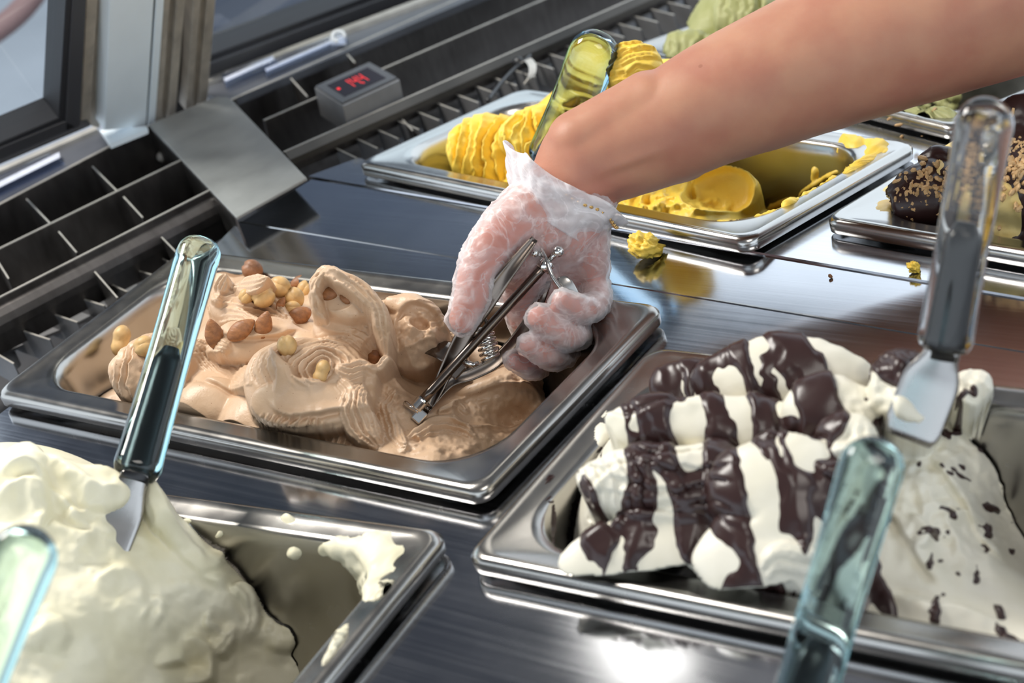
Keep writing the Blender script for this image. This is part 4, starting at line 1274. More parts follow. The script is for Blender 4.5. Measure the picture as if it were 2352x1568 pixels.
# ---- gelato under chocolate, chopped nuts and red fruit
MS['vanilla'] = ice('pale_yellow_gelato', (0.86, 0.68, 0.30), (0.80, 0.60, 0.22), 0.42, scale=50, bump=0.2)
MS['fruit'] = pbr('red_fruit_sauce', (0.55, 0.012, 0.025), 0.12, coat=0.4, noise=((120, 120, 120), 0.4))
MS['chop'] = pbr('chopped_nut', (0.62, 0.40, 0.19), 0.55, noise=((300, 300, 300), 0.3))
N_ = Relief('nut', (1930, 150, 2800, 680), [
    (2600, 560, -.012), (2750, 590, -.02), (2600, 450, .004), (2750, 480, -.01), (2600, 330, .01), (2750, 380, -.01), (2550, 240, .0), (2700, 260, -.02),
    (2000, 470, -.045), (2060, 490, -.028), (2150, 505, -.016), (2250, 520, -.012), (2352, 535, -.010), (2480, 550, -.01), (2030, 430, -.05), (2100, 420, -.012), (2200, 390, .006), (2300, 350, .016), (2400, 330, .02),
    (2180, 450, .0), (2300, 440, .008), (2420, 440, .01), (2080, 350, -.06), (2180, 310, -.04), (2280, 260, -.01), (2400, 220, .01), (2480, 300, .01), (1980, 400, -.08)],
    res=0.0011, power=4.0, frame='B', seed=12.0)
N_.lobe(2130, 430, .010, 110, 70, 50, rot=10, k=.004)
N_.lobe(2230, 500, .002, 60, 50, 40, k=.003)
N_.lobe(2310, 500, .004, 50, 60, 40, k=.003)
N_.lobe(2330, 380, .034, 110, 100, 60, k=.004)
N_.lobe(2345, 270, .052, 70, 60, 40, k=.004)
N_.lobe(2160, 370, .018, 60, 40, 30, rot=20, k=.004)
N_.all(2.0, 60)
nutg = N_.build('gelato', MS['vanilla'], 'pale yellow gelato under chocolate, chopped nuts and red fruit', 'gelato')
ga = lambda px, py, rx, ry: (lambda c: np.exp(-((N_.X - c[0]) / (rx * N_.mp)) ** 2 - ((N_.Y - c[1]) / (ry * N_.mp)) ** 2))(N_.loc(N_.at(px, py, 0.01)))
tn = 0.35 + 0.8 * fbm(N_.Q * 55, 3) + 0.7 * ga(2110, 440, 90, 60) + 0.6 * ga(2340, 390, 80, 90) - 1.6 * ga(2225, 510, 40, 40) - 1.6 * ga(2305, 500, 36, 50) - 1.2 * ga(2170, 340, 50, 26)
N_.coat('chocolate_sauce', MS['sauce'], tn, 0.003, nutg, 'glossy dark chocolate sauce')
tr_ = -0.9 + 0.9 * fbm(N_.Q * 90 + 4, 3) + 3.0 * ga(2345, 275, 60, 80) + 1.8 * ga(2040, 470, 40, 20) + 1.5 * ga(2130, 405, 30, 14)
N_.coat('fruit_sauce', MS['fruit'], tr_, 0.0065, nutg, 'shiny red fruit sauce')
wall_smear('nut', [(2060, 420, 40, 22, .6), (2110, 380, 60, 26, .7), (2180, 330, 60, 30, .7), (2040, 470, 26, 18, .5)], 'smear', MS['vanilla'], nutg, 0.0015, seed=3.3, at_=atB, amp=.4)
wall_smear('nut', [(2075, 400, 2.2, 26, .9), (2090, 395, 2.2, 30, .9), (2105, 385, 2.6, 30, .9), (2160, 350, 2.2, 20, .8), (2130, 360, 2, 22, .7)], 'sauce_drip', MS['sauce'], nutg, 0.0022, seed=3.3, at_=atB, amp=.1)
rnd = random.Random(5)
g = Geo(); k = 0
while k < 330:
    px, py = rnd.uniform(2010, 2440), rnd.uniform(230, 530)
    dens = max(math.exp(-((px - 2130) / 70) ** 2 - ((py - 440) / 45) ** 2), math.exp(-((px - 2335) / 60) ** 2 - ((py - 370) / 60) ** 2))
    if rnd.random() > dens + 0.03: continue
    p = N_.on(px, py)
    if toB(p)[2] < -0.03: continue
    e = Euler((rnd.uniform(0, 6), rnd.uniform(0, 6), rnd.uniform(0, 6))).to_matrix()
    g.ball(p + N_.N * 0.0022, [rnd.uniform(.0010, .0034), rnd.uniform(.0009, .0023), rnd.uniform(.0007, .0015)], 6, np.array(e)); k += 1
o = g.make('chopped_nuts', MS['chop'], None, False)
tag(o, 'scatter of finely chopped toasted nuts on the chocolate topping', 'nut topping', kind='stuff')

# ---- green gelato
MS['pist'] = ice('green_gelato', (0.42, 0.43, 0.20), (0.34, 0.35, 0.14), 0.5, scale=60, bump=0.3)
Gn = Relief('green', (1440, -120, 2420, 320), [
    (1480, 120, -.07), (1520, 130, -.035), (1600, 160, -.025), (1700, 180, -.03), (1560, 90, .0), (1650, 40, .012), (1740, 0, .015), (1800, 60, -.01), (1850, 120, -.05), (1700, 110, -.01),
    (1900, 150, -.09), (2000, 200, -.09), (2100, 240, -.09), (2200, 200, -.09), (1600, -60, -.03), (1800, -100, -.02), (2000, 0, -.09), (2300, 100, -.09), (1480, 40, -.07)],
    res=0.0013, power=4.0, frame='B', seed=15.0)
Gn.lobe(1590, 110, .010, 80, 60, 46, rot=-20, k=.004)
Gn.lobe(1720, 20, .034, 90, 80, 56, rot=-20, k=.004)
Gn.layers(1700, 240, 0, 0, 22, 9, 'radial', mask=(1590, 110, 100, 70, -20), ell=(1, .4), wav=.6)
Gn.layers(1850, 200, 0, 0, 24, 9, 'radial', mask=(1720, 20, 120, 90, -20), ell=(1, .4), wav=.6)
Gn.all(1.5, 60)
gre = Gn.build('gelato', MS['pist'], 'pale green gelato mound in the farthest pan', 'gelato')
wall_smear('green', [(2060, 245, 60, 12, .9), (2150, 262, 50, 10, .9), (2170, 235, 30, 20, .7), (2190, 225, 20, 16, .8)], 'smear', MS['pist'], gre, 0.004, seed=8.0, at_=atB, freq=110)
# ---------------------------------------------------------------- nuts on the tan gelato
MS['almond'] = pbr('almond_skin', (0.30, 0.125, 0.045), 0.5, noise=((90, 400, 400), 0.35), bump=((120, 700, 700), 0.5, 0.0006))
MS['hazel'] = pbr('roasted_hazelnut', (0.60, 0.385, 0.16), 0.48, noise=((160, 160, 160), 0.22), bump=((200, 200, 200), 0.25, 0.0006))
MS['hazel_skin'] = pbr('hazelnut_skin', (0.27, 0.12, 0.055), 0.5, noise=((200, 200, 200), 0.35), bump=((260, 260, 260), 0.6, 0.001))


def blob(fn, n=22, m=16):
    V = []
    for i in range(m + 1):
        t = math.pi * i / m
        for j in range(n):
            p = 2 * math.pi * j / n
            V.append(fn(np.array([math.sin(t) * math.cos(p), math.sin(t) * math.sin(p), math.cos(t)])))
    F = [(i * n + j, (i + 1) * n + j, (i + 1) * n + (j + 1) % n, i * n + (j + 1) % n) for i in range(m) for j in range(n)]
    return V, F


def almond_shape(d):      # long axis x, pointed at +x
    x = d[0]; w = 0.62 * (1 - 0.42 * max(x, 0) ** 1.6) * (1 - 0.10 * max(-x, 0))
    return np.array([x * (1.12 if x > 0 else 0.96), d[1] * w, d[2] * w * 0.62])


def hazel_shape(d):
    x = d[0]; k = 1 - 0.16 * max(x, 0) ** 3 + 0.16 * max(x - .55, 0) - 0.04 * math.cos(4 * math.atan2(d[2], d[1]))
    g_ = 1 - 0.06 * math.exp(-(d[1] / .10) ** 2)
    return d * k * g_ * np.array([1.04, .96, .96])


def peanut_shape(d):
    return np.array([d[0] * 1.35, d[1] * (0.86 - 0.20 * math.exp(-(d[0] / .3) ** 2)), d[2] * (0.86 - 0.20 * math.exp(-(d[0] / .3) ** 2))])


def nut(kind, px, py, half, ang, label, sink=0.35, tilt=0.0, name=None):
    p = T.on(px, py)
    r = half * mpp(p)
    V, F = blob({'almond': almond_shape, 'hazel': hazel_shape, 'skin': hazel_shape, 'pair': peanut_shape}[kind])
    a = math.radians(ang)
    x = RIGHT * math.cos(a) + UPI * math.sin(a); x = unit(x + T.N * tilt); z = unit(T.N - x * np.dot(T.N, x)); y = np.cross(z, x)
    th = 0.40 if kind == 'almond' else 0.95
    W_ = np.array(V) * r @ np.array([x, y, z]) + p + T.N * r * th * (1 - 2 * sink)
    o = mk('almond' if kind == 'almond' else 'hazelnut', W_, F, MS[{'almond': 'almond', 'hazel': 'hazel', 'skin': 'hazel_skin', 'pair': 'hazel'}[kind]], smooth=True, loc=p)
    return tag(o, label, 'nut', 'whole nuts on the brown gelato')


nut('pair', 281, 787, 27, 80, 'two joined pale hazelnuts at the far left edge of the brown gelato', .2)
nut('hazel', 335, 798, 25, 20, 'blanched hazelnut half hidden behind the leaning teal spatula handle', .3)
nut('hazel', 661, 797, 25, 100, 'single blanched hazelnut on top of the big front swirl', .25)
nut('pair', 740, 859, 22, 70, 'long waisted hazelnut stuck in the hole of the front swirl', .2)
nut('hazel', 607, 684, 27, 30, 'golden hazelnut at the left of the nut cluster', .3)
nut('hazel', 645, 664, 26, -20, 'golden hazelnut at the top of the nut cluster', .25)
nut('hazel', 678, 689, 25, 120, 'pale hazelnut in the middle right of the nut cluster', .1)
nut('hazel', 674, 712, 20, 0, 'small hazelnut at the bottom of the cluster above an almond', .3)
nut('hazel', 704, 666, 22, 60, 'hazelnut at the right end of the cluster under the peak', .4)
nut('hazel', 568, 683, 18, 40, 'small sunken hazelnut left of the nut cluster', .5)
nut('skin', 581, 624, 25, 150, 'brown skinned hazelnut on the back left peak', .2)
nut('almond', 691, 648, 26, 20, 'almond standing behind the hazelnut cluster', .4)
nut('almond', 761, 673, 28, 25, 'almond pressed into the curl of the tall peak', .4)
nut('almond', 797, 686, 20, -30, 'small almond tip beside the one in the tall peak', .5)
nut('almond', 685, 731, 36, 208, 'dark almond lying alone with its point to lower left', .25)
nut('almond', 606, 752, 34, 70, 'broad upright almond, rightmost of the leaning pair', .25, .3)
nut('almond', 553, 761, 36, 35, 'almond leaning against the broad upright almond', .3)
nut('almond', 494, 773, 36, 105, 'large almond at the right edge of the teal handle', .3, .2)
nut('almond', 645, 699, 16, 60, 'small brown almond half buried under the cluster', .5)
nut('almond', 862, 818, 28, 70, 'almond buried in the fold beside the scooped hollow', .55)

# ---------------------------------------------------------------- spatulas
MS['teal'] = acrylic('teal_acrylic', (0.62, 0.84, 0.86), (0.10, 0.45, 0.55), 0.04)
MS['blue'] = acrylic('blue_acrylic', (0.74, 0.90, 0.97), (0.03, 0.28, 0.60), 0.03, 0.74)
MS['mint'] = acrylic('mint_acrylic', (0.72, 0.92, 0.86), (0.10, 0.42, 0.45), 0.05)
MS['smoke'] = acrylic('smoke_acrylic', (0.80, 0.78, 0.75), (0.03, 0.03, 0.03))
MS['blade'] = steel('spatula_steel', (0.40, 0.385, 0.37), 0.26, (60, 60, 60), 0.1, 0.0, 0.1)
MS['tang'] = pbr('dark_tang', (0.008, 0.008, 0.010), 0.3)


def slab(P, w, t, side, nseg=20, round_top=True, p=2.6):
    """rounded bar along P: half width w, half thickness t, wide axis `side`; first end domed"""
    P = np.asarray(P); V = []; m = len(P)
    for i in range(m):
        d = unit(P[min(i + 1, m - 1)] - P[max(i - 1, 0)]); s_ = unit(side - d * np.dot(side, d)); n = np.cross(d, s_)
        wi = w[i] if np.ndim(w) else w; ti = t[i] if np.ndim(t) else t
        for j in range(nseg):
            a = 2 * math.pi * j / nseg; c, q = math.cos(a), math.sin(a)
            V.append(P[i] + s_ * wi * np.sign(c) * abs(c) ** (2 / p) + n * ti * np.sign(q) * abs(q) ** (2 / p))
    F = [(i * nseg + j, i * nseg + (j + 1) % nseg, (i + 1) * nseg + (j + 1) % nseg, (i + 1) * nseg + j) for i in range(m - 1) for j in range(nseg)]
    F.append(list(range(nseg - 1, -1, -1))); F.append([(m - 1) * nseg + j for j in range(nseg)])
    return V, F


def spatula(label, top, neck, tip, w, t, mat, tang=0.5, blade_w=None, yaw=0.0, neck_r=None):
    """top, neck, tip: world points of handle top, handle end and blade tip; w, t half sizes of the handle"""
    top, neck, tip = map(np.asarray, (top, neck, tip))
    ax = unit(neck - top); L = np.linalg.norm(neck - top)
    side = unit(np.cross(ax, CAM - top)); side = unit(side * math.cos(yaw) + np.cross(ax, side) * math.sin(yaw))
    root = thing('gelato_spatula', label, 'spatula', 'gelato spatulas with clear handles', tuple(tip))
    # handle: domed top, slight waist, rounded lower end
    s_ = np.concatenate([w * (1 - np.cos(np.linspace(0.12, math.pi / 2, 9))), np.linspace(w * 1.15, L - w * .5, 16), L - w * .5 + w * .5 * np.sin(np.linspace(.2, math.pi / 2, 6))])
    ww = np.concatenate([w * np.sin(np.linspace(0.12, math.pi / 2, 9)), w * (1 - 0.06 * np.sin(np.linspace(0, math.pi, 16))), w * (0.72 + 0.28 * np.cos(np.linspace(.2, math.pi / 2, 6)))])
    tt_ = ww * (t / w)
    V, F = slab([top + ax * q for q in s_], ww, tt_, side)
    h = mk('handle', V, F, MS[mat], None, True); 
    # tang seen through the handle
    a, b = top + ax * L * (1 - tang), neck + ax * 0.004
    n = 10; u = np.linspace(0, 1, n)
    V, F = slab([a + (b - a) * q for q in u], w * np.interp(u, [0, .06, 1], [.3, .52, .60]), t * np.interp(u, [0, .06, 1], [.3, .5, .5]), side, 16)
    tg = mk('tang', V, F, MS['tang'], None, True)
    d2 = unit(tip - neck); Lb = np.linalg.norm(tip - neck); bw = blade_w or w * 0.95
    u = np.linspace(0, 1, 14)
    V, F = slab([neck - d2 * 0.002 + d2 * (Lb + .002) * q for q in u], np.interp(u, [0, .12, .35, .9, 1], [w * .6, w * .62, bw, bw, bw * .8]), np.interp(u, [0, .12, .4, 1], [t * .5, t * .4, .0009, .0005]), side, 16, p=3.2)
    bl = mk('blade', V, F, MS['blade'], None, True)
    adopt(root, h, tg, bl)
    return root


s1 = Q.on(240, 1250)
d1 = np.linalg.norm(s1 - CAM)
spatula('teal handled spatula standing in the plain white gelato in front of the brown pan', far(466, 548, d1 + 0.085), far(311, 1090, d1 + 0.006), far(215, 1330, d1 + 0.006), 0.0112, 0.0085, 'teal', 0.5, 0.0105)
spatula('pale mint handled spatula, blurred, in the lower left corner', far(82, 1208, 0.66), far(-130, 1730, 0.66), far(-190, 1880, 0.665), 0.0118, 0.0085, 'mint', 0.25, 0.012)
y1 = Y.on(1300, 330)
d3 = np.linalg.norm(y1 - CAM)
spatula('blue handled spatula standing in the yellow gelato behind the wrist', far(1384, 76, d3 - 0.075), far(1262, 372, d3 - 0.030), far(1225, 450, d3 + 0.004), 0.0148, 0.0122, 'blue', 0.12, 0.012, 0.15)
w1p = W.on(2105, 950)
d4 = np.linalg.norm(w1p - CAM)
spatula('smoky clear handled spatula with black core in the chocolate striped gelato', far(2272, 222, d4 - 0.03), far(2168, 800, d4 - 0.004), far(2085, 1010, d4 + 0.004), 0.0112, 0.0088, 'smoke', 0.52, 0.0115)
spatula('teal grey handled spatula, blurred, in the lower right foreground', far(2022, 1003, 0.66), far(1800, 1760, 0.66), at(1770, 1870, -0.011), 0.0112, 0.0085, 'teal', 0.38, 0.011)

# ---------------------------------------------------------------- thermometer
th = thing('thermometer', 'small digital thermometer reading 14.4 in red on the rear vent rails', 'thermometer', None, tuple(atB(820, 200, 0)))
zt = 0.011
Lc, Fc, Rc, Bc = (atB(*p, zt) for p in ((722, 201), (787, 243), (918, 183), (853, 135)))
nt_ = unit(np.cross(Fc - Lc, Bc - Lc)); nt_ = nt_ if nt_[2] > 0 else -nt_
g = Geo(); g.prism([Lc, Fc, Rc, Lc + Rc - Fc], -nt_ * 0.022); case = bevel(g.make('case', MS['slat']), 0.0006)
P4 = lambda u, v, h=0.0: Lc + (Rc - Fc) * u + (Fc - Lc) * v + nt_ * h
quad = lambda a, b, c, d, h0, h1: Geo().prism([P4(a, b, h0), P4(c, b, h0), P4(c, d, h0), P4(a, d, h0)], nt_ * (h1 - h0))
bz = bevel(quad(.015, .03, .985, .95, 0, .0016).make('bezel', MS['bezel']), 0.0005)
sc_ = quad(.13, .20, .86, .82, .0016, .0019).make('screen', MS['screen'])
g = Geo()


def seg7(ch, u0, w_, v0, v1):
    on = {'1': 'bc', '4': 'fgbc'}[ch]; vm = (v0 + v1) / 2; tk = 0.0055; tv = 0.022
    B = {'a': (u0, v0, u0 + w_, v0 + tv), 'g': (u0 + .005, vm - tv / 2, u0 + w_ - .005, vm + tv / 2), 'f': (u0 - tk, v0 + .01, u0 + tk, vm - .015), 'b': (u0 + w_ - tk, v0 + .01, u0 + w_ + tk, vm - .015), 'c': (u0 + w_ - tk, vm + .015, u0 + w_ + tk, v1 - .01)}
    for k in on:
        a, b, c, d = B[k]; q = Geo().prism([P4(a, b, .0019), P4(c, b, .0019), P4(c, d, .0019), P4(a, d, .0019)], nt_ * .0002); g.add(q.V, q.F)


seg7('1', .355, .05, .31, .66); seg7('4', .455, .07, .31, .66); seg7('4', .575, .07, .31, .66)
for a, b, c, d in ((.175, .455, .215, .53), (.540, .63, .558, .68)):
    q = Geo().prism([P4(a, b, .0019), P4(c, b, .0019), P4(c, d, .0019), P4(a, d, .0019)], nt_ * .0002); g.add(q.V, q.F)
dg = g.make('digits', MS['led']); dg['label'] = 'glowing red digits'
adopt(th, case, bz, sc_, dg)

# ---------------------------------------------------------------- price ticket strips and their clips on the sills
MS['paper'] = pbr('ticket_paper', (0.50, 0.53, 0.62), 0.6, noise=((60, 400, 60), 0.12))


def ticket(name, label, quad_, up, atf, paper=True, z=0.003):
    a, b, c, d = [atf(*p, z) for p in quad_]
    r = thing(name, label, 'ticket holder', None, tuple(a))
    n = unit(np.cross(b - a, d - a)); n = n if n[2] > 0 else -n
    o1 = Geo().prism([a, b, c, d], n * 0.0010).make('clear_strip', MS['clear'])
    ex = [o1]
    if paper:
        k = lambda u, v: a + (b - a) * u + (d - a) * v
        ex.append(Geo().prism([k(.02, .42) + n * .0012, k(.97, .42) + n * .0012, k(.97, .74) + n * .0012, k(.02, .74) + n * .0012], n * .0004).make('paper_strip', MS['paper']))
    lip = Geo().prism([a + n * .001, b + n * .001, b + n * .005 + (c - b) * .06, a + n * .005 + (d - a) * .06], n * .0008).make('front_lip', MS['clear']); ex.append(lip)
    ed = Geo().tube([d + n * .002, d + (c - d) * .5 + n * .003, c + n * .002], 0.0012, 8).make('bead', MS['clear'], None, True); ex.append(ed)
    adopt(r, *ex)
    return r


ticket('ticket_holder', 'clear plastic ticket strip with paper on the left window sill', [(-120, 512), (150, 378), (118, 360), (-120, 470)], 1, at)
ticket('ticket_holder', 'short clear plastic strip on the rear sill beside the bronze post', [(520, 205), (640, 150), (625, 138), (510, 178)], 1, atB)
ticket('ticket_holder', 'longer clear plastic strip with a white clip on the rear sill', [(612, 180), (800, 98), (786, 84), (604, 158)], 1, atB)
cl = thing('plastic_clip', 'white open ring clip standing on the rear ticket strip', 'clip', None, tuple(atB(778, 92, .004)))
cc = atB(778, 84, .012); ang = np.linspace(-0.2, 4.6, 22)
P = [cc + RIGHT * 0.0048 * math.cos(a) + UPI * 0.0042 * math.sin(a) for a in ang]
o1 = Geo().tube(P, 0.0014, 8).make('ring', MS['white'], None, True)
o2 = Geo().box(atB(777, 96, .005), np.array([RIGHT, TOCAM, np.cross(RIGHT, TOCAM)]), (.0062, .0022, .0030)).make('foot', MS['white'])
adopt(cl, o1, bevel(o2, .0006))

# probe clip with cable on the rear grille
pc = thing('probe_clip', 'small metal probe clip with black cable on the rear grille', 'clip', None, tuple(atB(1215, 160, -.010)))
b0 = atB(1215, 165, -.02)
P = catmull([atB(1204, 142, -.004), atB(1214, 138, -.002), atB(1224, 152, -.003), atB(1222, 174, -.006), atB(1212, 190, -.010)], 16)
g = Geo(); rb_ = unit(np.cross(P[-1] - P[0], (0, 0, 1)))
for k in range(15):
    g.prism([P[k] - bdv * .0035, P[k] + bdv * .0035, P[k + 1] + bdv * .0035, P[k + 1] - bdv * .0035], nB * .0008)
o1 = g.make('spring_plate', MS['edge'])
o2 = Geo().tube(catmull([atB(1120, 232, -.012), atB(1150, 192, -.009), atB(1180, 160, -.007), atB(1205, 140, -.005), atB(1218, 128, -.004)], 24), 0.0016, 8).make('cable', MS['black'], None, True)
o3 = Geo().ball(atB(1190, 142, -.005), [.005, .004, .004], 12).make('cable_grip', MS['black'], None, True)
adopt(pc, o1, o2, o3)

# ---------------------------------------------------------------- crumbs of gelato on the counter
def crumb(px, py, w_, h_, mat, label, z=ZW, seed=0, fr=at):
    base = fr(px, py + h_ * 0.5, z); s_ = mpp(base)
    V, F = blob(lambda d: d, 40, 28)
    V = np.array(V); r = 1 + 0.45 * fbm(V * 1.7 + seed, 4) + 0.22 * (1 - 2 * np.abs(perlin(V * 4 + seed)))
    V = V * r[:, None] * np.array([w_ * .5, w_ * .42, h_ * .62]) * s_
    V[:, 2] = np.maximum(V[:, 2], -h_ * .40 * s_)
    V = V[:, 0:1] * RIGHT + V[:, 1:2] * unit(np.cross((0, 0, 1), RIGHT)) + V[:, 2:3] * np.array([0, 0, 1]) + base
    V[:, 2] += z - V[:, 2].min() + 0.0002 if fr is at else 0
    return tag(mk('gelato_crumb', V, F, mat, smooth=True, loc=base), label, 'crumb')


crumb(1488, 570, 68, 40, MS['mango'], 'yellow gelato crumb lying on the steel strip beside the glove', seed=3.0)
crumb(2102, 616, 26, 22, MS['mango'], 'small dull yellow crumb left of the smoky spatula handle', seed=8.0)
crumb(1908, 635, 8, 7, MS['almond'], 'tiny dark crumb on the steel strip', seed=1.0)
# ---------------------------------------------------------------- ice cream scoop held in the gelato
D0 = float(np.linalg.norm(T.on(966, 948) - CAM)) - 0.006
S_ = lambda px, py, off=0.0: far(px, py, D0 + off)
MPX = D0 / F_PX
sc = thing('ice_cream_scoop', 'steel squeeze handle scoop with coil spring held in the gloved hand', 'scoop', None, tuple(S_(966, 945)))
kids = []
tip, butt = S_(968, 922, -.002), S_(1253, 608, -.006)
P = catmull([tip, butt], 14)
kids.append(Geo().tube(P, 11.5 * MPX, 16).make('rod', MS['darkrod'], None, True))
# knuckle, ferrule and yoke at the working end
g = Geo()
ax = unit(butt - tip)
g.tube([tip - ax * 22 * MPX, tip - ax * 20 * MPX, tip + ax * 6 * MPX, tip + ax * 8 * MPX], [9 * MPX, 15 * MPX, 15 * MPX, 12.5 * MPX], 16)
g.box(S_(963, 955, 0), np.array([ax, unit(np.cross(ax, TOCAM)), TOCAM]), (16 * MPX, 13 * MPX, 9 * MPX))
kids.append(bevel(g.make('knuckle', MS['chrome']), 0.0008))
g = Geo(); g.tube(catmull([S_(930, 925, .004), S_(945, 936, .000), S_(962, 944, -.002)], 8), 6 * MPX, 8); kids.append(g.make('pin', MS['chrome'], None, True))


def strap(pts, half, thick, n=40):
    """grip strap: flat steel with rolled edges; pts (px, py, off)"""
    P = catmull([S_(*p) for p in pts], n); V = []
    prof = [(-1, 0), (-.92, .9), (-.6, .25), (0, .45), (.6, .25), (.92, .9), (1, 0), (.8, -.8), (0, -1.0), (-.8, -.8)]
    for i in range(n):
        d = unit(P[min(i + 1, n - 1)] - P[max(i - 1, 0)]); s = unit(np.cross(d, TOCAM)); nn = np.cross(s, d)
        k = math.sin(math.pi * (0.06 + 0.88 * i / (n - 1))) ** 0.5
        for a, b in prof: V.append(P[i] + s * a * half * MPX * k + nn * b * thick * MPX)
    m = len(prof)
    F = [(i * m + j, i * m + (j + 1) % m, (i + 1) * m + (j + 1) % m, (i + 1) * m + j) for i in range(n - 1) for j in range(m)]
    F += [list(range(m - 1, -1, -1)), [(n - 1) * m + j for j in range(m)]]
    return V, F


kids.append(mk('grip', *strap([(985, 936, .004), (1020, 862, .003), (1068, 766, -.006), (1120, 692, -.014), (1166, 626, -.018), (1228, 548, -.016)], 20, 7), MS['darkrod'], smooth=True))
kids.append(mk('grip', *strap([(975, 948, .006), (1030, 880, .006), (1085, 858, .006), (1140, 828, .007), (1192, 772, .012), (1240, 690, .02), (1268, 612, .012)], 16, 5), MS['darkrod'], smooth=True))
# coil spring and its eye
t_ = np.linspace(0, 1, 150); c0_, c1_ = S_(1108, 752, .004), S_(1128, 822, .004)
e1 = unit(np.cross(c1_ - c0_, TOCAM)); e2 = np.cross(unit(c1_ - c0_), e1)
P = [c0_ + (c1_ - c0_) * k + (e1 * math.cos(2 * math.pi * 6 * k) + e2 * math.sin(2 * math.pi * 6 * k)) * 21 * MPX for k in t_]
kids.append(Geo().tube(P, 4.2 * MPX, 7).make('spring', MS['chrome'], None, True))
a_ = np.linspace(0, 2 * math.pi * 0.95, 26); cc = S_(1096, 748, -.002)
kids.append(Geo().tube([cc + RIGHT * 22 * MPX * math.cos(a) + UPI * 26 * MPX * math.sin(a) for a in a_], 5 * MPX, 8).make('spring_eye', MS['darkrod'], None, True))
g = Geo(); g.box(S_(1048, 848, -.001), np.array([ax, unit(np.cross(ax, TOCAM)), TOCAM]), (20 * MPX, 16 * MPX, 14 * MPX)); kids.append(bevel(g.make('pivot', MS['darkrod']), 0.001))
kids.append(Geo().tube([S_(1066, 830, -.004), S_(1086, 838, -.004), S_(1098, 834, -.002)], 6 * MPX, 8).make('pivot_pin', MS['chrome'], None, True))
# bowl, mostly sunk in the gelato
bc_ = S_(1020, 842, .034); up_ = unit(UPI + 0.6 * RIGHT - 0.2 * TOCAM)
xa = unit(np.cross(up_, TOCAM)); ya = np.cross(up_, xa)
V = []; F = []; n, m = 28, 10; rb = 62 * MPX
for sh, k in ((1.0, 1), (0.95, 0)):
    for i in range(m + 1):
        t = math.pi / 2 * i / m
        for j in range(n):
            p = 2 * math.pi * j / n
            V.append(bc_ + (xa * math.cos(p) * math.cos(t) + ya * math.sin(p) * math.cos(t) + up_ * math.sin(t)) * rb * sh)
N1 = (m + 1) * n
for b in (0, N1): F += [(b + i * n + j, b + i * n + (j + 1) % n, b + (i + 1) * n + (j + 1) % n, b + (i + 1) * n + j) for i in range(m) for j in range(n)]
F += [(j, (j + 1) % n, N1 + (j + 1) % n, N1 + j) for j in range(n)]
kids.append(mk('bowl', V, F, MS['darkrod'], smooth=True))
# collar, release lever with thumb plate, two ball nuts at the top
g = Geo(); g.tube([butt - ax * 14 * MPX, butt - ax * 12 * MPX, butt + ax * 10 * MPX, butt + ax * 14 * MPX], [14 * MPX, 19 * MPX, 19 * MPX, 12 * MPX], 16); kids.append(g.make('collar', MS['chrome'], None, True))
kids.append(Geo().tube(catmull([S_(1228, 542, .000), S_(1252, 590, -.008), S_(1268, 632, -.011), S_(1300, 676, -.014)], 20), 5.5 * MPX, 8).make('lever', MS['chrome'], None, True))
V, F = slab(catmull([S_(1280, 640, -.010), S_(1302, 652, -.011), S_(1322, 680, -.010)], 10), np.interp(np.linspace(0, 1, 10), [0, .3, 1], [6, 15, 11]) * MPX, 2.2 * MPX, unit(RIGHT + UPI), 14)
kids.append(mk('thumb_plate', V, F, MS['blade'], smooth=True))
kids.append(Geo().ball(S_(1228, 581, -.006), 10 * MPX, 14).ball(S_(1240, 584, -.004), 7 * MPX, 12).make('ball_nut', MS['chrome'], None, True))
kids.append(Geo().ball(S_(1282, 577, -.010), 14 * MPX, 16).tube([S_(1282, 577, -.008), S_(1262, 596, -.006)], 7 * MPX, 10).make('ball_nut', MS['chrome'], None, True))
adopt(sc, *kids)

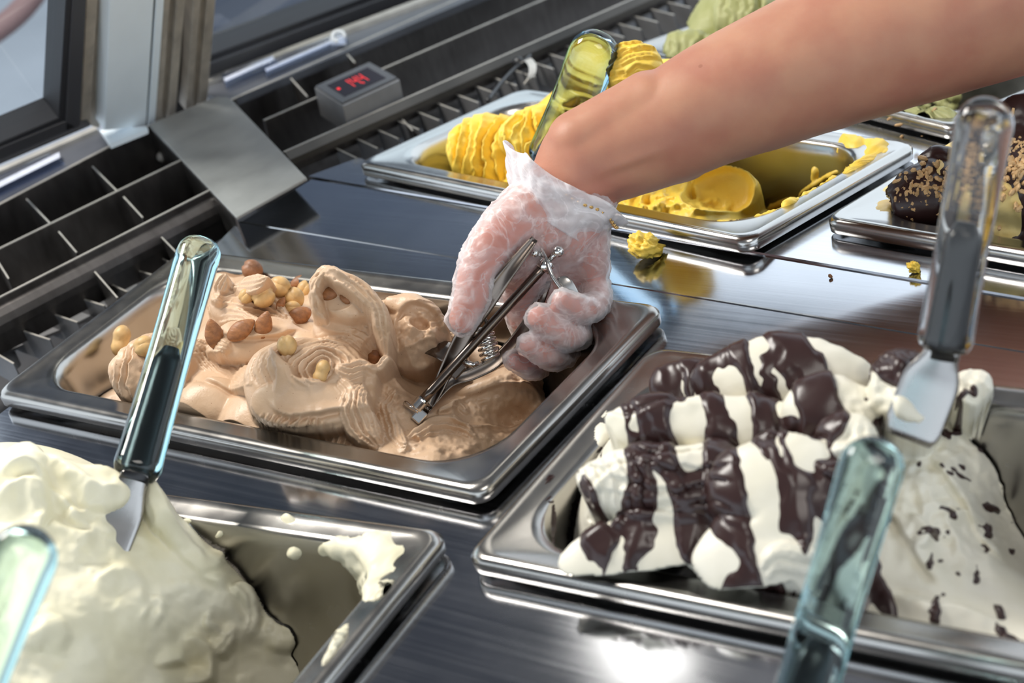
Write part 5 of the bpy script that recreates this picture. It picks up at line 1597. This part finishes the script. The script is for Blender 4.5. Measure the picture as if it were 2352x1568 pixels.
# ---------------------------------------------------------------- forearm and gloved hand
def skin_mat():
    m, nt, b = mat_new('skin')
    tc = nt.nodes.new('ShaderNodeTexCoord')
    n1 = nt.nodes.new('ShaderNodeTexNoise'); n1.inputs['Scale'].default_value = 38; n1.inputs['Detail'].default_value = 5
    nt.links.new(tc.outputs['Object'], n1.inputs[0])
    r = nt.nodes.new('ShaderNodeMapRange'); r.inputs[1].default_value = .35; r.inputs[2].default_value = .68; nt.links.new(n1.outputs[0], r.inputs[0])
    mx = nt.nodes.new('ShaderNodeMix'); mx.data_type = 'RGBA'; mx.inputs[6].default_value = (0.48, 0.240, 0.150, 1); mx.inputs[7].default_value = (0.41, 0.172, 0.112, 1)
    nt.links.new(r.outputs[0], mx.inputs[0])
    vd = nt.nodes.new('ShaderNodeVectorMath'); vd.operation = 'DISTANCE'; vd.inputs[1].default_value = tuple(S_(1250, 690, .01))
    nt.links.new(tc.outputs['Object'], vd.inputs[0])
    rp = nt.nodes.new('ShaderNodeMapRange'); rp.inputs[1].default_value = 0.045; rp.inputs[2].default_value = 0.085; rp.inputs[3].default_value = 0.45; rp.inputs[4].default_value = 0.0
    nt.links.new(vd.outputs['Value'], rp.inputs[0])
    mp_ = nt.nodes.new('ShaderNodeMix'); mp_.data_type = 'RGBA'; mp_.inputs[7].default_value = (0.66, 0.255, 0.215, 1)      # the palm is pinker than the forearm
    nt.links.new(rp.outputs[0], mp_.inputs[0]); nt.links.new(mx.outputs[2], mp_.inputs[6]); mx = mp_
    v = nt.nodes.new('ShaderNodeTexVoronoi'); v.inputs['Scale'].default_value = 26; nt.links.new(tc.outputs['Object'], v.inputs[0])
    lt = nt.nodes.new('ShaderNodeMath'); lt.operation = 'LESS_THAN'; lt.inputs[1].default_value = 0.030; nt.links.new(v.outputs['Distance'], lt.inputs[0])
    m2 = nt.nodes.new('ShaderNodeMix'); m2.data_type = 'RGBA'; m2.inputs[7].default_value = (0.33, 0.13, 0.08, 1)
    nt.links.new(lt.outputs[0], m2.inputs[0]); nt.links.new(mx.outputs[2], m2.inputs[6]); nt.links.new(m2.outputs[2], b.inputs['Base Color'])
    b.inputs['Roughness'].default_value = 0.5; b.inputs['Specular IOR Level'].default_value = 0.35
    b.inputs['Subsurface Weight'].default_value = 0.25; b.inputs['Subsurface Radius'].default_value = (1, .35, .2); b.inputs['Subsurface Scale'].default_value = 0.006
    n2 = nt.nodes.new('ShaderNodeTexNoise'); n2.inputs['Scale'].default_value = 700; nt.links.new(tc.outputs['Object'], n2.inputs[0])
    bp = nt.nodes.new('ShaderNodeBump'); bp.inputs['Strength'].default_value = .15; bp.inputs['Distance'].default_value = .0004
    nt.links.new(n2.outputs[0], bp.inputs['Height']); nt.links.new(bp.outputs[0], b.inputs['Normal'])
    return m


def glove_mat(lo=0.15, hi=0.82, name='clear_vinyl_glove'):
    m, nt, b = mat_new(name)
    b.inputs['Base Color'].default_value = (0.92, 0.89, 0.90, 1); b.inputs['Roughness'].default_value = 0.30; b.inputs['Specular IOR Level'].default_value = 0.6
    o = nt.nodes['Material Output']; tr = nt.nodes.new('ShaderNodeBsdfTransparent'); tr.inputs[0].default_value = (0.97, 0.93, 0.93, 1)
    lw = nt.nodes.new('ShaderNodeLayerWeight'); lw.inputs[0].default_value = 0.35
    r = nt.nodes.new('ShaderNodeMapRange'); r.inputs[3].default_value = lo; r.inputs[4].default_value = hi
    tc = nt.nodes.new('ShaderNodeTexCoord'); n = nt.nodes.new('ShaderNodeTexNoise'); n.inputs['Scale'].default_value = 60; n.inputs['Detail'].default_value = 5; n.inputs['Distortion'].default_value = 1.2
    nt.links.new(tc.outputs['Object'], n.inputs[0])
    ad = nt.nodes.new('ShaderNodeMath'); ad.operation = 'ADD'; sb = nt.nodes.new('ShaderNodeMapRange'); sb.inputs[1].default_value = .4; sb.inputs[2].default_value = .7; sb.inputs[3].default_value = -0.08; sb.inputs[4].default_value = 0.22
    nt.links.new(n.outputs[0], sb.inputs[0]); nt.links.new(lw.outputs['Facing'], r.inputs[0]); nt.links.new(r.outputs[0], ad.inputs[0]); nt.links.new(sb.outputs[0], ad.inputs[1])
    n3 = nt.nodes.new('ShaderNodeTexNoise'); n3.inputs['Scale'].default_value = 42; n3.inputs['Detail'].default_value = 3; n3.inputs['Distortion'].default_value = 2.2
    nt.links.new(tc.outputs['Object'], n3.inputs[0])
    s1_ = nt.nodes.new('ShaderNodeMath'); s1_.operation = 'SUBTRACT'; s1_.inputs[1].default_value = 0.5; nt.links.new(n3.outputs[0], s1_.inputs[0])
    a1_ = nt.nodes.new('ShaderNodeMath'); a1_.operation = 'ABSOLUTE'; nt.links.new(s1_.outputs[0], a1_.inputs[0])
    r3 = nt.nodes.new('ShaderNodeMapRange'); r3.inputs[1].default_value = 0.0; r3.inputs[2].default_value = 0.045; r3.inputs[3].default_value = 0.17; r3.inputs[4].default_value = 0.0
    nt.links.new(a1_.outputs[0], r3.inputs[0])
    ad3 = nt.nodes.new('ShaderNodeMath'); ad3.operation = 'ADD'; ad3.use_clamp = True; nt.links.new(ad.outputs[0], ad3.inputs[0]); nt.links.new(r3.outputs[0], ad3.inputs[1])
    mx = nt.nodes.new('ShaderNodeMixShader'); nt.links.new(ad3.outputs[0], mx.inputs[0]); nt.links.new(tr.outputs[0], mx.inputs[1]); nt.links.new(b.outputs[0], mx.inputs[2]); nt.links.new(mx.outputs[0], o.inputs[0])
    return m


MS['skin'] = skin_mat(); MS['glove'] = glove_mat(); MS['cuff'] = glove_mat(0.42, 0.95, 'crumpled_vinyl_cuff')
MS['gold'] = pbr('gold_chain', (0.80, 0.52, 0.20), 0.25, metal=1.0)
# chains of (px, py, offset, radius px): tapered limbs
FINGERS = {
    'thumb': [(1212, 490, .004, 70), (1142, 552, -.006, 56), (1100, 618, -.011, 45), (1082, 680, -.013, 39), (1062, 734, -.012, 32)],
    'index': [(1200, 730, .036, 36), (1222, 795, .034, 33), (1236, 838, .020, 29), (1212, 842, .006, 25), (1180, 828, .000, 22)],
    'middle': [(1246, 690, .036, 38), (1284, 766, .032, 35), (1296, 808, .016, 33), (1262, 818, -.003, 31), (1216, 790, -.012, 28)],
    'ring': [(1292, 645, .034, 38), (1330, 712, .030, 36), (1338, 756, .012, 34), (1300, 770, -.008, 34), (1238, 730, -.018, 32)],
    'little': [(1332, 590, .030, 36), (1362, 645, .026, 34), (1370, 692, .010, 32), (1342, 710, -.008, 31), (1290, 692, -.016, 27)],
}
PALM = [[(1345, 372, .010, 112), (1310, 450, .012, 104), (1290, 520, .016, 92)],
        [(1290, 500, .012, 92), (1225, 560, .012, 74), (1200, 650, .026, 54), (1205, 735, .034, 38)],
        [(1300, 520, .014, 88), (1270, 600, .026, 66), (1250, 690, .034, 40)],
        [(1310, 510, .014, 84), (1320, 580, .024, 64), (1310, 640, .032, 42)],
        [(1325, 490, .012, 80), (1345, 560, .016, 52), (1358, 610, .022, 42)],
        [(1222, 500, .006, 76), (1182, 575, .010, 56), (1205, 650, .024, 46)]]
ARM = [[(1320, 420, .011, 102), (1345, 374, .010, 110), (1425, 340, .010, 118), (1520, 300, .012, 128), (1620, 248, .014, 140), (1760, 188, .018, 155), (1900, 130, .022, 168), (2060, 68, .026, 182), (2220, 8, .030, 194), (2420, -66, .034, 204), (2700, -172, .04, 208), (3000, -290, .048, 214), (3300, -430, .05, 218), (3700, -640, .05, 226), (4200, -900, .06, 240)],
       [(1330, 330, .004, 78), (1500, 260, .010, 100)], [(1400, 395, .014, 66), (1560, 330, .018, 90)]]


def limbs(chains, grow=0.0, fingers=()):
    g = Geo()
    for ch in chains:
        k_ = 0.90 if any(ch is f for f in fingers) else 1.0
        P = np.array([S_(a, b, c) for a, b, c, r in ch]); R_ = np.array([r * MPX * k_ + grow for a, b, c, r in ch])
        n = 10 * len(ch)
        Q4 = catmull(np.hstack([P, R_[:, None]]), n)
        g.tube(Q4[:, :3], Q4[:, 3], 44)
        for e in (0, -1): g.ball(Q4[e, :3], Q4[e, 3], 36)
    return g


def fuse(g, voxel, smooth_it, name, mat, parent, wr=None):
    o = g.make('tmp_' + name, None)
    m = o.modifiers.new('r', 'REMESH'); m.mode = 'VOXEL'; m.voxel_size = voxel
    m = o.modifiers.new('s', 'SMOOTH'); m.factor = 0.5; m.iterations = smooth_it
    dg = bpy.context.evaluated_depsgraph_get(); dg.update()
    ev = o.evaluated_get(dg); me = bpy.data.meshes.new_from_object(ev)
    bpy.data.objects.remove(o, do_unlink=True)
    n = len(me.vertices); V = np.empty(n * 3); me.vertices.foreach_get('co', V); V = V.reshape(-1, 3)
    Nn = np.empty(n * 3); me.vertices.foreach_get('normal', Nn); Nn = Nn.reshape(-1, 3)
    if wr is not None: V = V + Nn * wr(V, Nn)[:, None]
    me.vertices.foreach_set('co', V.ravel().astype(np.float32)); me.update()
    me.polygons.foreach_set('use_smooth', np.ones(len(me.polygons), bool)); me.name = name
    me.materials.clear(); me.materials.append(mat)
    ob = bpy.data.objects.new(name, me); COL.objects.link(ob); ob.parent = parent
    return ob


def px_of(V):
    q = (V - CAM) @ RC.T
    return q[:, 0] / q[:, 2] * F_PX + 1176, q[:, 1] / q[:, 2] * F_PX + 784


def skin_relief(V, Nn):
    px, py = px_of(V)
    d = np.zeros(len(V))
    for x0, y0, x1, y1, w_, a_ in ((1340, 430, 1520, 360, 12, -.0010), (1360, 470, 1500, 420, 10, -.0007), (1380, 400, 1560, 330, 14, .0010), (1330, 445, 1420, 470, 6, -.0008), (1345, 455, 1440, 462, 5, -.0006), (1270, 330, 1330, 420, 10, -.0005)):
        L2 = (x1 - x0) ** 2 + (y1 - y0) ** 2; t = np.clip(((px - x0) * (x1 - x0) + (py - y0) * (y1 - y0)) / L2, 0, 1)
        dd = np.hypot(px - x0 - t * (x1 - x0), py - y0 - t * (y1 - y0))
        d += a_ * np.exp(-(dd / w_) ** 2) * np.sin(np.pi * np.clip(t, .05, .95)) * ((Nn @ TOCAM) > 0)
    return d + 0.0005 * fbm(V * 40, 2)


person = thing('person', 'bare forearm reaching in from upper right with a clear gloved hand squeezing the scoop', 'person', None, (0, 0, 0))
body = fuse(limbs(list(FINGERS.values()) + PALM + ARM, 0.0, list(FINGERS.values())[1:]), 0.0017, 3, 'body', MS['skin'], person, skin_relief)


def wrinkle(V, Nn):
    w = 1 - 2 * np.abs(perlin(V * 95 + 0.8 * perlin(V * 40 + 3)[:, None]))
    w2 = 1 - 2 * np.abs(perlin(V * 190 + 11 + 1.0 * perlin(V * 60 + 8)[:, None]))
    return 0.0003 + 0.0009 * np.clip(w, 0, 1) ** 3 + 0.0006 * np.clip(w2, 0, 1) ** 3 + 0.0004 * fbm(V * 50, 2)


glove = fuse(limbs(list(FINGERS.values()) + [PALM[0][1:]] + PALM[1:], 0.0007, list(FINGERS.values())[1:]), 0.0014, 3, 'glove', MS['glove'], person, wrinkle)
glove['label'] = 'clear disposable glove'
# flared cuff
e1 = unit(RIGHT * 255 - UPI * 160); a_ = unit(UPI * 255 + RIGHT * 160 + TOCAM * 20); e2 = np.cross(a_, e1)
nt2, nr = 120, 26
Gc = np.zeros((nr, nt2, 3))
for i in range(nr):
    u = i / (nr - 1)
    c = S_(1262 + (1296 - 1262) * u, 512 + (414 - 512) * u, .012)
    r1 = np.interp(u, [0, .3, .7, 1], [94, 112, 136, 156]) * MPX; r2 = np.interp(u, [0, .4, 1], [90, 108, 122]) * MPX
    th_ = np.linspace(0, 2 * np.pi, nt2, endpoint=False)
    Gc[i] = c + np.cos(th_)[:, None] * e1 * r1 + np.sin(th_)[:, None] * e2 * r2
nn = Gc - Gc.mean(1, keepdims=True); nn /= np.linalg.norm(nn, axis=-1, keepdims=True)
u = np.linspace(0, 1, nr)[:, None]
dsp = (0.0018 + 0.0022 * u) * (fbm(Gc * 55 + 20, 3) + 0.8 * (1 - 2 * np.abs(perlin(Gc * np.array([90, 90, 60]) + 2))))
Gc = Gc + nn * dsp[..., None] + a_ * (u ** 3 * 0.003 * fbm(Gc * 40 + 5, 2))[..., None]
j = np.arange(nr * nt2).reshape(nr, nt2); jj = np.concatenate([j, j[:, :1]], 1)
cf = mk('glove_cuff', Gc.reshape(-1, 3), np.stack([jj[:-1, :-1], jj[1:, :-1], jj[1:, 1:], jj[:-1, 1:]], -1).reshape(-1, 4), MS['cuff'], person, True)
m = cf.modifiers.new('rim', 'SOLIDIFY'); m.thickness = 0.0005
cf['label'] = 'loose crumpled glove cuff'
# thin gold bracelet under the cuff
g = Geo(); cb = S_(1318, 470, .012); eb = unit(RIGHT * 180 - UPI * 95); ab = unit(np.cross(eb, TOCAM)); eb2 = np.cross(ab, eb)
for k in range(46):
    a = 2 * math.pi * k / 46
    g.ball(cb + eb * math.cos(a) * 112 * MPX + eb2 * math.sin(a) * 112 * MPX + ab * 0.001 * math.sin(5 * a), [.0015, .0011, .0011], 6, np.array([eb, ab, eb2]))
br = g.make('bracelet', MS['gold'], person, True); br['label'] = 'thin gold bracelet'
